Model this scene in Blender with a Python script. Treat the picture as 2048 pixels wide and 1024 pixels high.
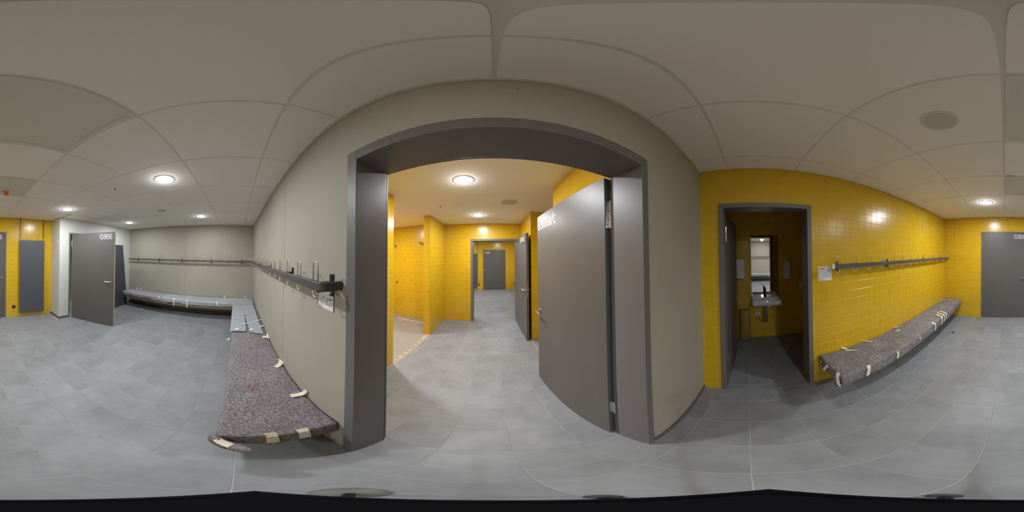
import bpy, bmesh, math, random
from mathutils import Matrix, Vector, noise
random.seed(7)
R = math.radians
PI = math.pi
scene = bpy.context.scene
for o in list(bpy.data.objects):
    bpy.data.objects.remove(o)
col = scene.collection

# ------------------------------------------------------------------ camera
CAM_H = 1.6
YAW, PITCH, ROLL = 6.805, 0.916, 0.417
cd = bpy.data.cameras.new('camera')
cd.type = 'PANO'
try:
    cd.panorama_type = 'EQUIRECTANGULAR'
except Exception:
    pass
try:
    cd.cycles.panorama_type = 'EQUIRECTANGULAR'
except Exception:
    pass
cd.clip_start = 0.01
cam = bpy.data.objects.new('camera', cd)
col.objects.link(cam)
_rot = Matrix.Rotation(R(-YAW), 3, 'Z') @ Matrix.Rotation(R(PITCH), 3, 'X') @ Matrix.Rotation(R(ROLL), 3, 'Y')
_cx, _cy, _cz = _rot.col[0], _rot.col[1], _rot.col[2]
cam.matrix_world = Matrix(((_cx[0], _cz[0], -_cy[0], 0), (_cx[1], _cz[1], -_cy[1], 0),
                           (_cx[2], _cz[2], -_cy[2], CAM_H), (0, 0, 0, 1)))
scene.camera = cam

# ------------------------------------------------------------------ world, exposure
w = bpy.data.worlds.new('world')
scene.world = w
w.use_nodes = True
w.node_tree.nodes['Background'].inputs[0].default_value = (0.02, 0.02, 0.02, 1)
w.node_tree.nodes['Background'].inputs[1].default_value = 0.0
vs = scene.view_settings
vs.view_transform = 'Standard'
vs.look = 'None'
vs.exposure = 0.0
vs.gamma = 1.0
vs.use_curve_mapping = False
scene.cycles.max_bounces = 14
scene.cycles.diffuse_bounces = 10
LAMP_W = 29.5            # watts of each ceiling downlight
LAMP_COL = (0.93, 0.96, 1.0)

# ------------------------------------------------------------------ plan (metres, camera foot at the origin)
CEIL = 2.469
XR = 1.481        # yellow wall with coat rail
YB = -3.850       # yellow wall with closed door
XJ = -1.780       # return of the pale wall
YW = -3.388       # pale wall with open door
YP = 0.445        # concrete wall with the wide portal
XL = -4.386       # concrete wall with the long bench
YPB = 0.655       # back of the portal wall
XC = -1.222       # left tiled wall of the wash corridor
YV = 3.960        # far tiled wall of the corridor
YK = 2.950        # front end of the shower partition
XCR = 0.690       # right tiled wall of the corridor
YF0, YF = 4.170, 8.340   # far changing room
XWC = 2.920

# ------------------------------------------------------------------ materials
MATS = {}
def nd(nt, t, **kw):
    n = nt.nodes.new(t)
    for k, v in kw.items():
        setattr(n, k, v)
    return n
def mat(name, colr, rough=0.5, metal=0.0, spec=0.5, var=0.0, vscale=4.0, var2=0.0, vscale2=40.0, bump=0.0, bscale=60.0,
        obj_random=0.0, island=0.0, coat=0.0, tint=None):
    m = bpy.data.materials.new(name)
    m.use_nodes = True
    nt = m.node_tree
    b = nt.nodes['Principled BSDF']
    b.inputs['Base Color'].default_value = (*colr, 1)
    b.inputs['Roughness'].default_value = rough
    b.inputs['Metallic'].default_value = metal
    b.inputs['Specular IOR Level'].default_value = spec
    if coat:
        b.inputs['Coat Weight'].default_value = coat
        b.inputs['Coat Roughness'].default_value = 0.08
    tc = nd(nt, 'ShaderNodeTexCoord')
    coord = tc.outputs['Object']
    if obj_random or island:
        oi = nd(nt, 'ShaderNodeObjectInfo')
        sc = nd(nt, 'ShaderNodeVectorMath', operation='MULTIPLY_ADD')
        cb = nd(nt, 'ShaderNodeCombineXYZ')
        for k in range(3):
            nt.links.new(oi.outputs['Random'], cb.inputs[k])
        nt.links.new(cb.outputs[0], sc.inputs[0])
        sc.inputs[1].default_value = (37.0, 91.0, 53.0)
        nt.links.new(coord, sc.inputs[2])
        coord = sc.outputs[0]
    val = None
    def add(a, bsock):
        if a is None:
            return bsock
        n = nd(nt, 'ShaderNodeMath', operation='ADD')
        nt.links.new(a, n.inputs[0]); nt.links.new(bsock, n.inputs[1])
        return n.outputs[0]
    def scaled(sock, amt, off=0.5):
        n = nd(nt, 'ShaderNodeMath', operation='SUBTRACT'); nt.links.new(sock, n.inputs[0]); n.inputs[1].default_value = off
        n2 = nd(nt, 'ShaderNodeMath', operation='MULTIPLY'); nt.links.new(n.outputs[0], n2.inputs[0]); n2.inputs[1].default_value = amt
        return n2.outputs[0]
    if var:
        nz = nd(nt, 'ShaderNodeTexNoise'); nz.inputs['Scale'].default_value = vscale; nz.inputs['Detail'].default_value = 6
        nt.links.new(coord, nz.inputs['Vector'])
        val = add(val, scaled(nz.outputs[0], var * 2))
    if var2:
        nz = nd(nt, 'ShaderNodeTexNoise'); nz.inputs['Scale'].default_value = vscale2; nz.inputs['Detail'].default_value = 4
        nt.links.new(coord, nz.inputs['Vector'])
        val = add(val, scaled(nz.outputs[0], var2 * 2))
    if obj_random:
        val = add(val, scaled(oi.outputs['Random'], obj_random * 2))
    if island:
        g = nd(nt, 'ShaderNodeNewGeometry')
        val = add(val, scaled(g.outputs['Random Per Island'], island * 2))
    if val is not None:
        one = nd(nt, 'ShaderNodeMath', operation='ADD'); one.inputs[1].default_value = 1.0
        nt.links.new(val, one.inputs[0])
        mx = nd(nt, 'ShaderNodeVectorMath', operation='SCALE')
        mx.inputs[0].default_value = colr
        nt.links.new(one.outputs[0], mx.inputs['Scale'])
        nt.links.new(mx.outputs[0], b.inputs['Base Color'])
    if bump:
        nz = nd(nt, 'ShaderNodeTexNoise'); nz.inputs['Scale'].default_value = bscale; nz.inputs['Detail'].default_value = 5
        nt.links.new(coord, nz.inputs['Vector'])
        bp = nd(nt, 'ShaderNodeBump'); bp.inputs['Strength'].default_value = bump; bp.inputs['Distance'].default_value = 0.01
        nt.links.new(nz.outputs[0], bp.inputs['Height'])
        nt.links.new(bp.outputs[0], b.inputs['Normal'])
    MATS[name] = m
    return m
def emis(name, colr, strength):
    m = bpy.data.materials.new(name)
    m.use_nodes = True
    nt = m.node_tree
    b = nt.nodes['Principled BSDF']
    b.inputs['Base Color'].default_value = (0.9, 0.9, 0.9, 1)
    b.inputs['Emission Color'].default_value = (*colr, 1)
    b.inputs['Emission Strength'].default_value = strength
    MATS[name] = m
    return m

mat('concrete', (0.378, 0.356, 0.292), 0.75, var=0.13, vscale=1.6, var2=0.03, vscale2=25, bump=0.06, bscale=40)
mat('joint', (0.20, 0.19, 0.17), 0.9)
mat('plaster', (0.60, 0.60, 0.56), 0.8, var=0.04, vscale=2, bump=0.05, bscale=80)
mat('ceiling_paint', (0.88, 0.86, 0.80), 0.85)
mat('panel_white', (0.86, 0.83, 0.77), 0.9, var2=0.02, vscale2=90, obj_random=0.015)
mat('grid_metal', (0.70, 0.67, 0.61), 0.6)
mat('yellow', (0.620, 0.386, 0.009), 0.24, spec=0.5, obj_random=0.035, var=0.03, vscale=3)
mat('yellow_many', (0.620, 0.386, 0.009), 0.24, spec=0.5, island=0.035, var=0.03, vscale=3)
mat('grout', (0.64, 0.40, 0.115), 0.85)
mat('floor_tile', (0.228, 0.236, 0.246), 0.45, spec=0.4, var=0.34, vscale=3.4, var2=0.14, vscale2=17, obj_random=0.05, bump=0.03, bscale=50)
mat('floor_shower', (0.29, 0.27, 0.24), 0.5, obj_random=0.04, var=0.08)
mat('floor_grout', (0.36, 0.36, 0.355), 0.85)
mat('frame_metal', (0.150, 0.143, 0.145), 0.42, spec=0.5)
mat('leaf_gray', (0.106, 0.100, 0.096), 0.42, spec=0.5)
mat('dark_board', (0.055, 0.060, 0.072), 0.5, var=0.05)
mat('radiator', (0.075, 0.085, 0.095), 0.42)
mat('wood_edge', (0.55, 0.42, 0.24), 0.6, var=0.1, vscale=12)
mat('wood', (0.27, 0.215, 0.135), 0.6, var=0.12, vscale=10)
mat('steel', (0.62, 0.60, 0.58), 0.25, metal=1.0)
mat('chrome', (0.75, 0.75, 0.75), 0.12, metal=1.0)
mat('hook_steel', (0.66, 0.60, 0.54), 0.3, metal=1.0)
mat('black_metal', (0.014, 0.014, 0.016), 0.4)
mat('matte_black', (0.004, 0.004, 0.006), 0.75, spec=0.08)
mat('black_plastic', (0.012, 0.012, 0.013), 0.5)
mat('rail_gray', (0.085, 0.08, 0.078), 0.4)
mat('letter_white', (0.86, 0.86, 0.86), 0.5)
mat('paper', (0.74, 0.74, 0.76), 0.7)
mat('ink', (0.10, 0.10, 0.11), 0.8)
mat('ink_gray', (0.34, 0.34, 0.36), 0.8)
mat('tape', (0.80, 0.76, 0.58), 0.6)
mat('tape_white', (0.80, 0.81, 0.78), 0.5)
mat('sheet', (0.37, 0.405, 0.43), 0.38, var=0.08, vscale=5, bump=0.25, bscale=12)
mat('ceramic', (0.80, 0.80, 0.82), 0.08, coat=0.5)
mat('white_plastic', (0.72, 0.71, 0.69), 0.4)
mat('orange_plastic', (0.85, 0.16, 0.01), 0.45)
mat('copper', (0.45, 0.20, 0.10), 0.35, metal=0.8)
mat('vent_frame', (0.70, 0.67, 0.61), 0.6)
mat('speaker_white', (0.58, 0.55, 0.49), 0.7)
mat('baseboard', (0.115, 0.112, 0.105), 0.6)
mat('drain_steel', (0.80, 0.78, 0.74), 0.3, metal=0.6)
mat('mosaic_yellow', (0.42, 0.34, 0.21), 0.4, obj_random=0.22)
mat('bin_metal', (0.42, 0.29, 0.08), 0.4, metal=0.7)
mat('rubber', (0.05, 0.05, 0.055), 0.7)
mat('gray_pad', (0.13, 0.13, 0.12), 0.5)
mat('red_wool', (0.42, 0.12, 0.14), 0.9)
mat('red_plastic', (0.35, 0.06, 0.05), 0.5)
mat('mirror', (0.92, 0.93, 0.92), 0.01, metal=1.0)
emis('lamp_glow', LAMP_COL, 14.0)

def felt():
    m = bpy.data.materials.new('felt')
    m.use_nodes = True
    nt = m.node_tree
    b = nt.nodes['Principled BSDF']
    b.inputs['Roughness'].default_value = 0.95
    b.inputs['Specular IOR Level'].default_value = 0.1
    tc = nd(nt, 'ShaderNodeTexCoord')
    # fibres: stretched noise plus coloured specks
    vo = nd(nt, 'ShaderNodeTexVoronoi'); vo.inputs['Scale'].default_value = 190
    nt.links.new(tc.outputs['Object'], vo.inputs['Vector'])
    sep = nd(nt, 'ShaderNodeSeparateColor'); nt.links.new(vo.outputs['Color'], sep.inputs[0])
    cr = nd(nt, 'ShaderNodeValToRGB')
    e = cr.color_ramp
    e.interpolation = 'CONSTANT'
    stops = [(0.0, (0.17, 0.16, 0.165)), (0.14, (0.23, 0.21, 0.22)), (0.36, (0.29, 0.262, 0.262)), (0.56, (0.24, 0.225, 0.245)),
             (0.72, (0.34, 0.315, 0.312)), (0.86, (0.20, 0.20, 0.25)), (0.92, (0.30, 0.19, 0.195)), (0.955, (0.43, 0.415, 0.405))]
    e.elements[0].position = 0.0; e.elements[0].color = (*stops[0][1], 1)
    e.elements[1].position = stops[1][0]; e.elements[1].color = (*stops[1][1], 1)
    for p, c in stops[2:]:
        x = e.elements.new(p); x.color = (*c, 1)
    nt.links.new(sep.outputs[0], cr.inputs[0])
    nz = nd(nt, 'ShaderNodeTexNoise'); nz.inputs['Scale'].default_value = 55; nz.inputs['Detail'].default_value = 5
    nt.links.new(tc.outputs['Object'], nz.inputs['Vector'])
    r2 = nd(nt, 'ShaderNodeMapRange'); r2.inputs['From Min'].default_value = 0.3; r2.inputs['From Max'].default_value = 0.7
    r2.inputs['To Min'].default_value = 0.55; r2.inputs['To Max'].default_value = 1.35
    nt.links.new(nz.outputs[0], r2.inputs[0])
    nz2 = nd(nt, 'ShaderNodeTexNoise'); nz2.inputs['Scale'].default_value = 5; nz2.inputs['Detail'].default_value = 4
    nt.links.new(tc.outputs['Object'], nz2.inputs['Vector'])
    r3 = nd(nt, 'ShaderNodeMapRange'); r3.inputs['To Min'].default_value = 0.62; r3.inputs['To Max'].default_value = 1.18
    nt.links.new(nz2.outputs[0], r3.inputs[0])
    mu = nd(nt, 'ShaderNodeMath', operation='MULTIPLY'); nt.links.new(r2.outputs[0], mu.inputs[0]); nt.links.new(r3.outputs[0], mu.inputs[1])
    sc = nd(nt, 'ShaderNodeVectorMath', operation='SCALE')
    nt.links.new(cr.outputs[0], sc.inputs[0]); nt.links.new(mu.outputs[0], sc.inputs['Scale'])
    nt.links.new(sc.outputs[0], b.inputs['Base Color'])
    bp = nd(nt, 'ShaderNodeBump'); bp.inputs['Strength'].default_value = 0.6; bp.inputs['Distance'].default_value = 0.004
    nt.links.new(nz.outputs[0], bp.inputs['Height']); nt.links.new(bp.outputs[0], b.inputs['Normal'])
    MATS['felt'] = m
felt()

def perforated():
    m = bpy.data.materials.new('perforated')
    m.use_nodes = True
    nt = m.node_tree
    b = nt.nodes['Principled BSDF']
    b.inputs['Roughness'].default_value = 0.7
    tc = nd(nt, 'ShaderNodeTexCoord')
    sc = nd(nt, 'ShaderNodeVectorMath', operation='SCALE'); sc.inputs['Scale'].default_value = 130.0
    nt.links.new(tc.outputs['Object'], sc.inputs[0])
    fr = nd(nt, 'ShaderNodeVectorMath', operation='FRACTION'); nt.links.new(sc.outputs[0], fr.inputs[0])
    sb = nd(nt, 'ShaderNodeVectorMath', operation='SUBTRACT'); nt.links.new(fr.outputs[0], sb.inputs[0]); sb.inputs[1].default_value = (0.5, 0.5, 0.5)
    ml = nd(nt, 'ShaderNodeVectorMath', operation='MULTIPLY'); nt.links.new(sb.outputs[0], ml.inputs[0]); ml.inputs[1].default_value = (1, 1, 0)
    ln = nd(nt, 'ShaderNodeVectorMath', operation='LENGTH'); nt.links.new(ml.outputs[0], ln.inputs[0])
    lt = nd(nt, 'ShaderNodeMath', operation='LESS_THAN'); nt.links.new(ln.outputs['Value'], lt.inputs[0]); lt.inputs[1].default_value = 0.3
    mx = nd(nt, 'ShaderNodeMix', data_type='RGBA')
    mx.inputs['A'].default_value = (0.78, 0.765, 0.68, 1); mx.inputs['B'].default_value = (0.46, 0.455, 0.39, 1)
    nt.links.new(lt.outputs[0], mx.inputs['Factor'])
    nt.links.new(mx.outputs['Result'], b.inputs['Base Color'])
    MATS['perforated'] = m
perforated()

# ------------------------------------------------------------------ mesh helpers
WM = {}   # world matrices of the parents
class MB:
    def __init__(s):
        s.v = []; s.f = []
    def box(s, x0, x1, y0, y1, z0, z1):
        x0, x1 = min(x0, x1), max(x0, x1); y0, y1 = min(y0, y1), max(y0, y1); z0, z1 = min(z0, z1), max(z0, z1)
        n = len(s.v)
        s.v += [(x0, y0, z0), (x1, y0, z0), (x1, y1, z0), (x0, y1, z0), (x0, y0, z1), (x1, y0, z1), (x1, y1, z1), (x0, y1, z1)]
        s.f += [(n, n+3, n+2, n+1), (n+4, n+5, n+6, n+7), (n, n+1, n+5, n+4), (n+1, n+2, n+6, n+5), (n+2, n+3, n+7, n+6), (n+3, n, n+4, n+7)]
        return s
    def ring(s, pts):
        n = len(s.v); s.v += [tuple(p) for p in pts]; return list(range(n, n + len(pts)))
    def loft(s, rings, cap=True):
        ids = [s.ring(r) for r in rings]
        k = len(ids[0])
        for a, b in zip(ids[:-1], ids[1:]):
            for i in range(k):
                j = (i + 1) % k
                s.f.append((a[i], a[j], b[j], b[i]))
        if cap:
            s.f.append(tuple(reversed(ids[0]))); s.f.append(tuple(ids[-1]))
        return s
    def cyl(s, c, r, h, axis='z', seg=20, r2=None):
        r2 = r if r2 is None else r2
        rings = []
        for t, rr in ((0, r), (h, r2)):
            ring = []
            for i in range(seg):
                a = 2 * PI * i / seg
                u, q = rr * math.cos(a), rr * math.sin(a)
                if axis == 'z': ring.append((c[0] + u, c[1] + q, c[2] + t))
                elif axis == 'y': ring.append((c[0] + q, c[1] + t, c[2] + u))
                else: ring.append((c[0] + t, c[1] + u, c[2] + q))
            rings.append(ring)
        return s.loft(rings)
    def lathe(s, c, prof, seg=28):
        rings = [[(c[0] + r * math.cos(2*PI*i/seg), c[1] + r * math.sin(2*PI*i/seg), c[2] + z) for i in range(seg)] for r, z in prof]
        return s.loft(rings)
    def tube(s, path, r, seg=8):
        P = [Vector(p) for p in path]
        rings = []
        up = None
        for i, p in enumerate(P):
            t = (P[min(i+1, len(P)-1)] - P[max(i-1, 0)]).normalized()
            if up is None:
                up = Vector((0, 0, 1)) if abs(t.z) < 0.9 else Vector((1, 0, 0))
            a = t.cross(up).normalized(); up = a.cross(t).normalized()
            rr = r[i] if isinstance(r, (list, tuple)) else r
            rings.append([p + a * rr * math.cos(2*PI*k/seg) + up * rr * math.sin(2*PI*k/seg) for k in range(seg)])
        return s.loft(rings)
    def strip(s, path, wvec, t=0.0015):
        """a flat ribbon with thickness along a path; wvec is its half width vector"""
        P = [Vector(p) for p in path]; W = Vector(wvec)
        rings = []
        for i, p in enumerate(P):
            d = (P[min(i+1, len(P)-1)] - P[max(i-1, 0)]).normalized()
            n = d.cross(W.normalized()).normalized() * t * 0.5
            rings.append([p - W - n, p + W - n, p + W + n, p - W + n])
        return s.loft(rings)
    def build(s, name, m, parent=None, smooth=False, bevel=0.0, local=False, bseg=2, auto=None):
        me = bpy.data.meshes.new(name)
        vv = s.v
        if parent is not None and not local:
            inv = WM[parent.name].inverted()
            vv = [tuple(inv @ Vector(p)) for p in s.v]
        me.from_pydata(vv, [], s.f)
        bm = bmesh.new(); bm.from_mesh(me)
        bmesh.ops.recalc_face_normals(bm, faces=bm.faces)
        bm.to_mesh(me); bm.free()
        o = bpy.data.objects.new(name, me)
        me.materials.append(MATS[m] if isinstance(m, str) else m)
        col.objects.link(o)
        if parent is not None:
            o.parent = parent
            WM[o.name] = WM[parent.name].copy()
        else:
            WM[o.name] = Matrix.Identity(4)
        if smooth:
            for p in me.polygons: p.use_smooth = True
            if auto:
                try:
                    me.set_sharp_from_angle(angle=R(auto))
                except Exception:
                    pass
        if bevel:
            b = o.modifiers.new('bevel', 'BEVEL'); b.width = bevel; b.segments = bseg; b.limit_method = 'ANGLE'; b.angle_limit = R(40)
        return o
def place(o, loc, rz=0.0):
    """gives an object its own local transform under its parent"""
    o.location = loc; o.rotation_euler = (0, 0, rz)
    base = WM[o.parent.name] if o.parent else Matrix.Identity(4)
    WM[o.name] = base @ Matrix.Translation(loc) @ Matrix.Rotation(rz, 4, 'Z')
    return o
def tag(o, label=None, cat=None, group=None, kind=None):
    if label: o['label'] = label
    if cat: o['category'] = cat
    if group: o['group'] = group
    if kind: o['kind'] = kind
    return o
def thing(name, label, cat, loc=(0, 0, 0), rz=0.0, group=None, kind=None):
    o = bpy.data.objects.new(name, None)
    o.empty_display_size = 0.1
    col.objects.link(o)
    o.location = loc; o.rotation_euler = (0, 0, rz)
    WM[o.name] = Matrix.Translation(loc) @ Matrix.Rotation(rz, 4, 'Z')
    tag(o, label, cat, group, kind)
    return o
def inst(name, me, parent, loc, rz=0.0):
    o = bpy.data.objects.new(name, me)
    col.objects.link(o)
    o.parent = parent
    o.location = WM[parent.name].inverted() @ Vector(loc) if parent else loc
    o.rotation_euler = (0, 0, rz)
    return o
def mesh_only(mb, name, m):
    me = bpy.data.meshes.new(name)
    me.from_pydata(mb.v, [], mb.f)
    bm = bmesh.new(); bm.from_mesh(me); bmesh.ops.recalc_face_normals(bm, faces=bm.faces); bm.to_mesh(me); bm.free()
    me.materials.append(MATS[m])
    return me
def arc(cx, cz, rx, rz_, a0, a1, n=14):
    return [(cx + rx*math.cos(R(a0 + (a1-a0)*i/n)), cz + rz_*math.sin(R(a0 + (a1-a0)*i/n))) for i in range(n+1)]
_nine = [arc(0.28, 0.70, 0.235, 0.265, 0, 360, 20), arc(0.28, 0.50, 0.235, 0.465, 25, -75, 12) + arc(0.25, 0.16, 0.18, 0.125, -85, -165, 6)]
GLYPHS = {      # thin sans-serif strokes, cap height 1: (advance, polylines)
    'G': (0.86, [arc(0.40, 0.5, 0.355, 0.465, 42, 318, 24) + [(0.715, 0.20), (0.715, 0.46), (0.43, 0.46)]]),
    '9': (0.64, _nine),
    '6': (0.64, [[(0.56 - x, 1 - z) for x, z in p] for p in _nine]),
    '0': (0.64, [arc(0.28, 0.5, 0.235, 0.465, 0, 360, 26)]),
    'a': (0.62, [arc(0.25, 0.20, 0.185, 0.165, 0, 360, 18), arc(0.26, 0.50, 0.19, 0.185, 165, 0, 10) + [(0.45, 0.30), (0.455, 0.10), (0.49, 0.02)]]),
    'c': (0.56, [arc(0.27, 0.36, 0.215, 0.325, 45, 315, 18)]),
    '/': (0.34, [[(0.03, 0.0), (0.25, 1.0)]]),
}
def text_part(txt, size, parent, x, z, m='letter_white', name='lettering'):
    """white lettering on the local XZ plane of a door leaf, facing local -Y; size is the cap height"""
    mb = MB(); hw = 0.048*size
    for ch in txt:
        adv, polys = GLYPHS[ch]
        for P in polys:
            closed = abs(P[0][0]-P[-1][0]) < 1e-6 and abs(P[0][1]-P[-1][1]) < 1e-6
            Q = [Vector((x + p[0]*size, z + p[1]*size)) for p in P]
            n = len(Q); L_, R_ = [], []
            for i in range(n):
                if closed:
                    d = Q[(i+1) % (n-1)] - Q[(i-1) % (n-1)]
                else:
                    d = Q[min(i+1, n-1)] - Q[max(i-1, 0)]
                d.normalize(); nn = Vector((-d.y, d.x))*hw
                L_.append(Q[i] + nn); R_.append(Q[i] - nn)
            k = len(mb.v)
            for l, r in zip(L_, R_):
                mb.v += [(l.x, -0.0016, l.y), (r.x, -0.0016, r.y), (r.x, -0.0002, r.y), (l.x, -0.0002, l.y)]
            for i in range(n-1):
                q = k + 4*i
                for e in range(4):
                    mb.f.append((q+e, q+(e+1) % 4, q+4+(e+1) % 4, q+4+e))
            if not closed:
                mb.f.append((k, k+1, k+2, k+3)); q = k + 4*(n-1); mb.f.append((q+3, q+2, q+1, q))
        x += adv*size
    return mb.build(name, m, parent, local=True)

# ------------------------------------------------------------------ tiled surfaces
def frustum(w, h, d=0.006, c=0.0014):
    """a glazed wall tile: local XZ plane, front face towards -Y, bevelled rim"""
    mb = MB()
    a = [(-w/2, 0, -h/2), (w/2, 0, -h/2), (w/2, 0, h/2), (-w/2, 0, h/2)]
    b = [(-w/2, -d + c*0.6, -h/2), (w/2, -d + c*0.6, -h/2), (w/2, -d + c*0.6, h/2), (-w/2, -d + c*0.6, h/2)]
    f = [(-w/2 + c, -d, -h/2 + c), (w/2 - c, -d, -h/2 + c), (w/2 - c, -d, h/2 - c), (-w/2 + c, -d, h/2 - c)]
    ids = [mb.ring(r) for r in (a, b, f)]
    for p, q in zip(ids[:-1], ids[1:]):
        for i in range(4):
            j = (i + 1) % 4
            mb.f.append((p[i], p[j], q[j], q[i]))
    mb.f.append(tuple(ids[-1]))
    return mb
_tile_cache = {}
def tiled(parent, o0, rz, u0, u1, holes, nind, up=0.1005, uph=0.0, zp=0.099, z1=None, sortcam=True, zph=0.0):
    """covers a wall plane with square glazed tiles. o0: world point of u=0,z=0; local X turned by rz is u; the tiles face local -Y"""
    z1 = z1 or CEIL
    M = Matrix.Translation(o0) @ Matrix.Rotation(rz, 4, 'Z')
    cells = []
    i0 = math.floor((u0 - uph) / up); i1 = math.ceil((u1 - uph) / up)
    for i in range(i0, i1):
        for k in range(0, math.ceil(z1 / zp)):
            a0, a1 = max(u0, uph + i*up), min(u1, uph + (i+1)*up)
            b0, b1 = max(0.0, k*zp + zph), min(z1, (k+1)*zp + zph)
            rects = [(a0, a1, b0, b1)]
            for h in holes:
                nr = []
                for (p, q, r, s_) in rects:
                    if p >= h[1] or q <= h[0] or r >= h[3] or s_ <= h[2]:
                        nr.append((p, q, r, s_)); continue
                    if p < h[0]: nr.append((p, h[0], r, s_))
                    if q > h[1]: nr.append((h[1], q, r, s_))
                    if s_ > h[3]: nr.append((max(p, h[0]), min(q, h[1]), h[3], s_))
                    if r < h[2]: nr.append((max(p, h[0]), min(q, h[1]), r, h[2]))
                rects = nr
            for (p, q, r, s_) in rects:
                if q - p > 0.012 and s_ - r > 0.012:
                    cells.append((p, q, r, s_))
    camp = Vector((0, 0, CAM_H)); nrm = M.to_3x3() @ Vector((0, -1, 0))
    def score(c):
        P = M @ Vector(((c[0]+c[1])/2, 0, (c[2]+c[3])/2)); d = camp - P
        return -max(0.0, d.dot(nrm)) * (c[1]-c[0]) * (c[3]-c[2]) / d.length**3
    cells.sort(key=score)
    g = 0.0026
    for c in cells[:nind]:
        w_, h_ = round(c[1]-c[0]-g, 4), round(c[3]-c[2]-g, 4)
        key = (w_, h_)
        if key not in _tile_cache:
            _tile_cache[key] = mesh_only(frustum(w_, h_), 'wall_tile', 'yellow')
        P = M @ Vector(((c[0]+c[1])/2, 0, (c[2]+c[3])/2))
        inst('wall_tile', _tile_cache[key], parent, P, rz)
    if cells[nind:]:
        mb = MB()
        for c in cells[nind:]:
            t = frustum(c[1]-c[0]-g, c[3]-c[2]-g)
            n = len(mb.v)
            off = Vector(((c[0]+c[1])/2, 0, (c[2]+c[3])/2))
            mb.v += [tuple(M @ (Vector(p) + off)) for p in t.v]
            mb.f += [tuple(i + n for i in f) for f in t.f]
        o = mb.build('wall_tiles', 'yellow_many', parent)
        o['kind'] = 'stuff'
    return cells

# ================================================================== SETTING
# ---- floor of the near changing room
FP = 0.2985
def floor_mesh(w, h, m):
    key = ('fl', round(w, 3), round(h, 3), m)
    if key not in _tile_cache:
        mb = MB()
        c = 0.0018; t = 0.006
        r0 = [(-w/2, -h/2, -t), (w/2, -h/2, -t), (w/2, h/2, -t), (-w/2, h/2, -t)]
        r1 = [(p[0], p[1], -c*0.6) for p in r0]
        r2 = [(p[0]*(1-2*c/w), p[1]*(1-2*c/h), 0) for p in r0]
        ids = [mb.ring(r) for r in (r0, r1, r2)]
        for p, q in zip(ids[:-1], ids[1:]):
            for i in range(4):
                mb.f.append((p[i], p[(i+1) % 4], q[(i+1) % 4], q[i]))
        mb.f.append(tuple(ids[-1]))
        _tile_cache[key] = mesh_only(mb, 'floor_tile', m)
    return _tile_cache[key]
def floor_tiles(parent, x0, x1, y0, y1, m='floor_tile', skip=None, joined=False):
    g = 0.0030
    cells = []
    for i in range(math.floor((x0 - 0.075)/FP), math.ceil((x1 - 0.075)/FP)):
        for j in range(math.floor((y0 - 0.020)/FP), math.ceil((y1 - 0.020)/FP)):
            a0, a1 = max(x0, 0.075 + i*FP), min(x1, 0.075 + (i+1)*FP)
            b0, b1 = max(y0, 0.020 + j*FP), min(y1, 0.020 + (j+1)*FP)
            if skip and b0 < YW and a0 < XJ:        # fit the tile to the corner of the pale wall
                if a1 <= XJ or (XJ - a0 > a1 - XJ and b1 > YW + 0.03): b0 = max(b0, YW)
                else: a0 = XJ
            if a1 - a0 < 0.02 or b1 - b0 < 0.02: continue
            cells.append((a0, a1, b0, b1))
    if joined:
        mb = MB()
        for a0, a1, b0, b1 in cells:
            mb.box(a0 + g/2, a1 - g/2, b0 + g/2, b1 - g/2, -0.006, 0)
        o = mb.build('floor_tiles', m, parent); o['kind'] = 'stuff'
    else:
        for a0, a1, b0, b1 in cells:
            inst('floor_tile', floor_mesh(a1-a0-g, b1-b0-g, m), parent, ((a0+a1)/2, (b0+b1)/2, 0.0))
    return len(cells)
fl = MB().box(XL - 0.2, XR + 0.17, YB - 0.2, YPB, -0.15, -0.0015).build('floor', 'floor_grout')
tag(fl, 'grey square stone tiled floor of the changing room with coat rails', 'floor', kind='structure')
NF = floor_tiles(fl, XL, XR, YB, YP, skip=True)
floor_tiles(fl, -0.53, 0.60, YP, YPB)

fl2 = MB().box(-3.2, 2.3, YPB, YF0 - 0.005, -0.15, -0.0015).build('floor', 'floor_grout')
tag(fl2, 'pale tiled floor of the yellow wash corridor behind the portal', 'floor', kind='structure')
floor_tiles(fl2, XC + 0.02, XCR, YPB, YV)
floor_tiles(fl2, XCR, 2.2, 1.757, 2.87, 'floor_tile', joined=True)
floor_tiles(fl2, -0.49, 0.57, YV, YF0 - 0.005, 'floor_tile', joined=True)
floor_tiles(fl2, -3.1, XC - 0.06, 0.7, 3.76, 'floor_shower', joined=True)
# small mosaic row along the shower edge
mmesh = mesh_only(MB().box(-0.030, 0.030, -0.018, 0.018, -0.006, 0.001), 'mosaic_tile', 'mosaic_yellow')
for i in range(27):
    inst('mosaic_tile', mmesh, fl2, (XC - 0.022, 1.79 + i*0.043, 0.0))
dr = MB()
dr.box(-2.30, -1.60, 3.50, 3.56, -0.006, 0.003)
o = dr.build('drain_channel', 'drain_steel', fl2, bevel=0.002)

fl3 = MB().box(-3.6, 1.7, YF0 - 0.005, YF + 0.2, -0.15, -0.0015).build('floor', 'floor_grout')
tag(fl3, 'pale grey floor of the far changing room seen through two doorways', 'floor', kind='structure')
floor_tiles(fl3, -3.5, 1.5, YF0 - 0.005, YF, 'floor_tile', joined=True)

fl4 = MB().box(XR + 0.17, 3.1, -1.8, 0.6, -0.15, -0.0015).build('floor', 'floor_grout')
tag(fl4, 'dark grey tiled floor of the small washroom with the basin', 'floor', kind='structure')
floor_tiles(fl4, XR, XWC, -1.7, 0.42)

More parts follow.
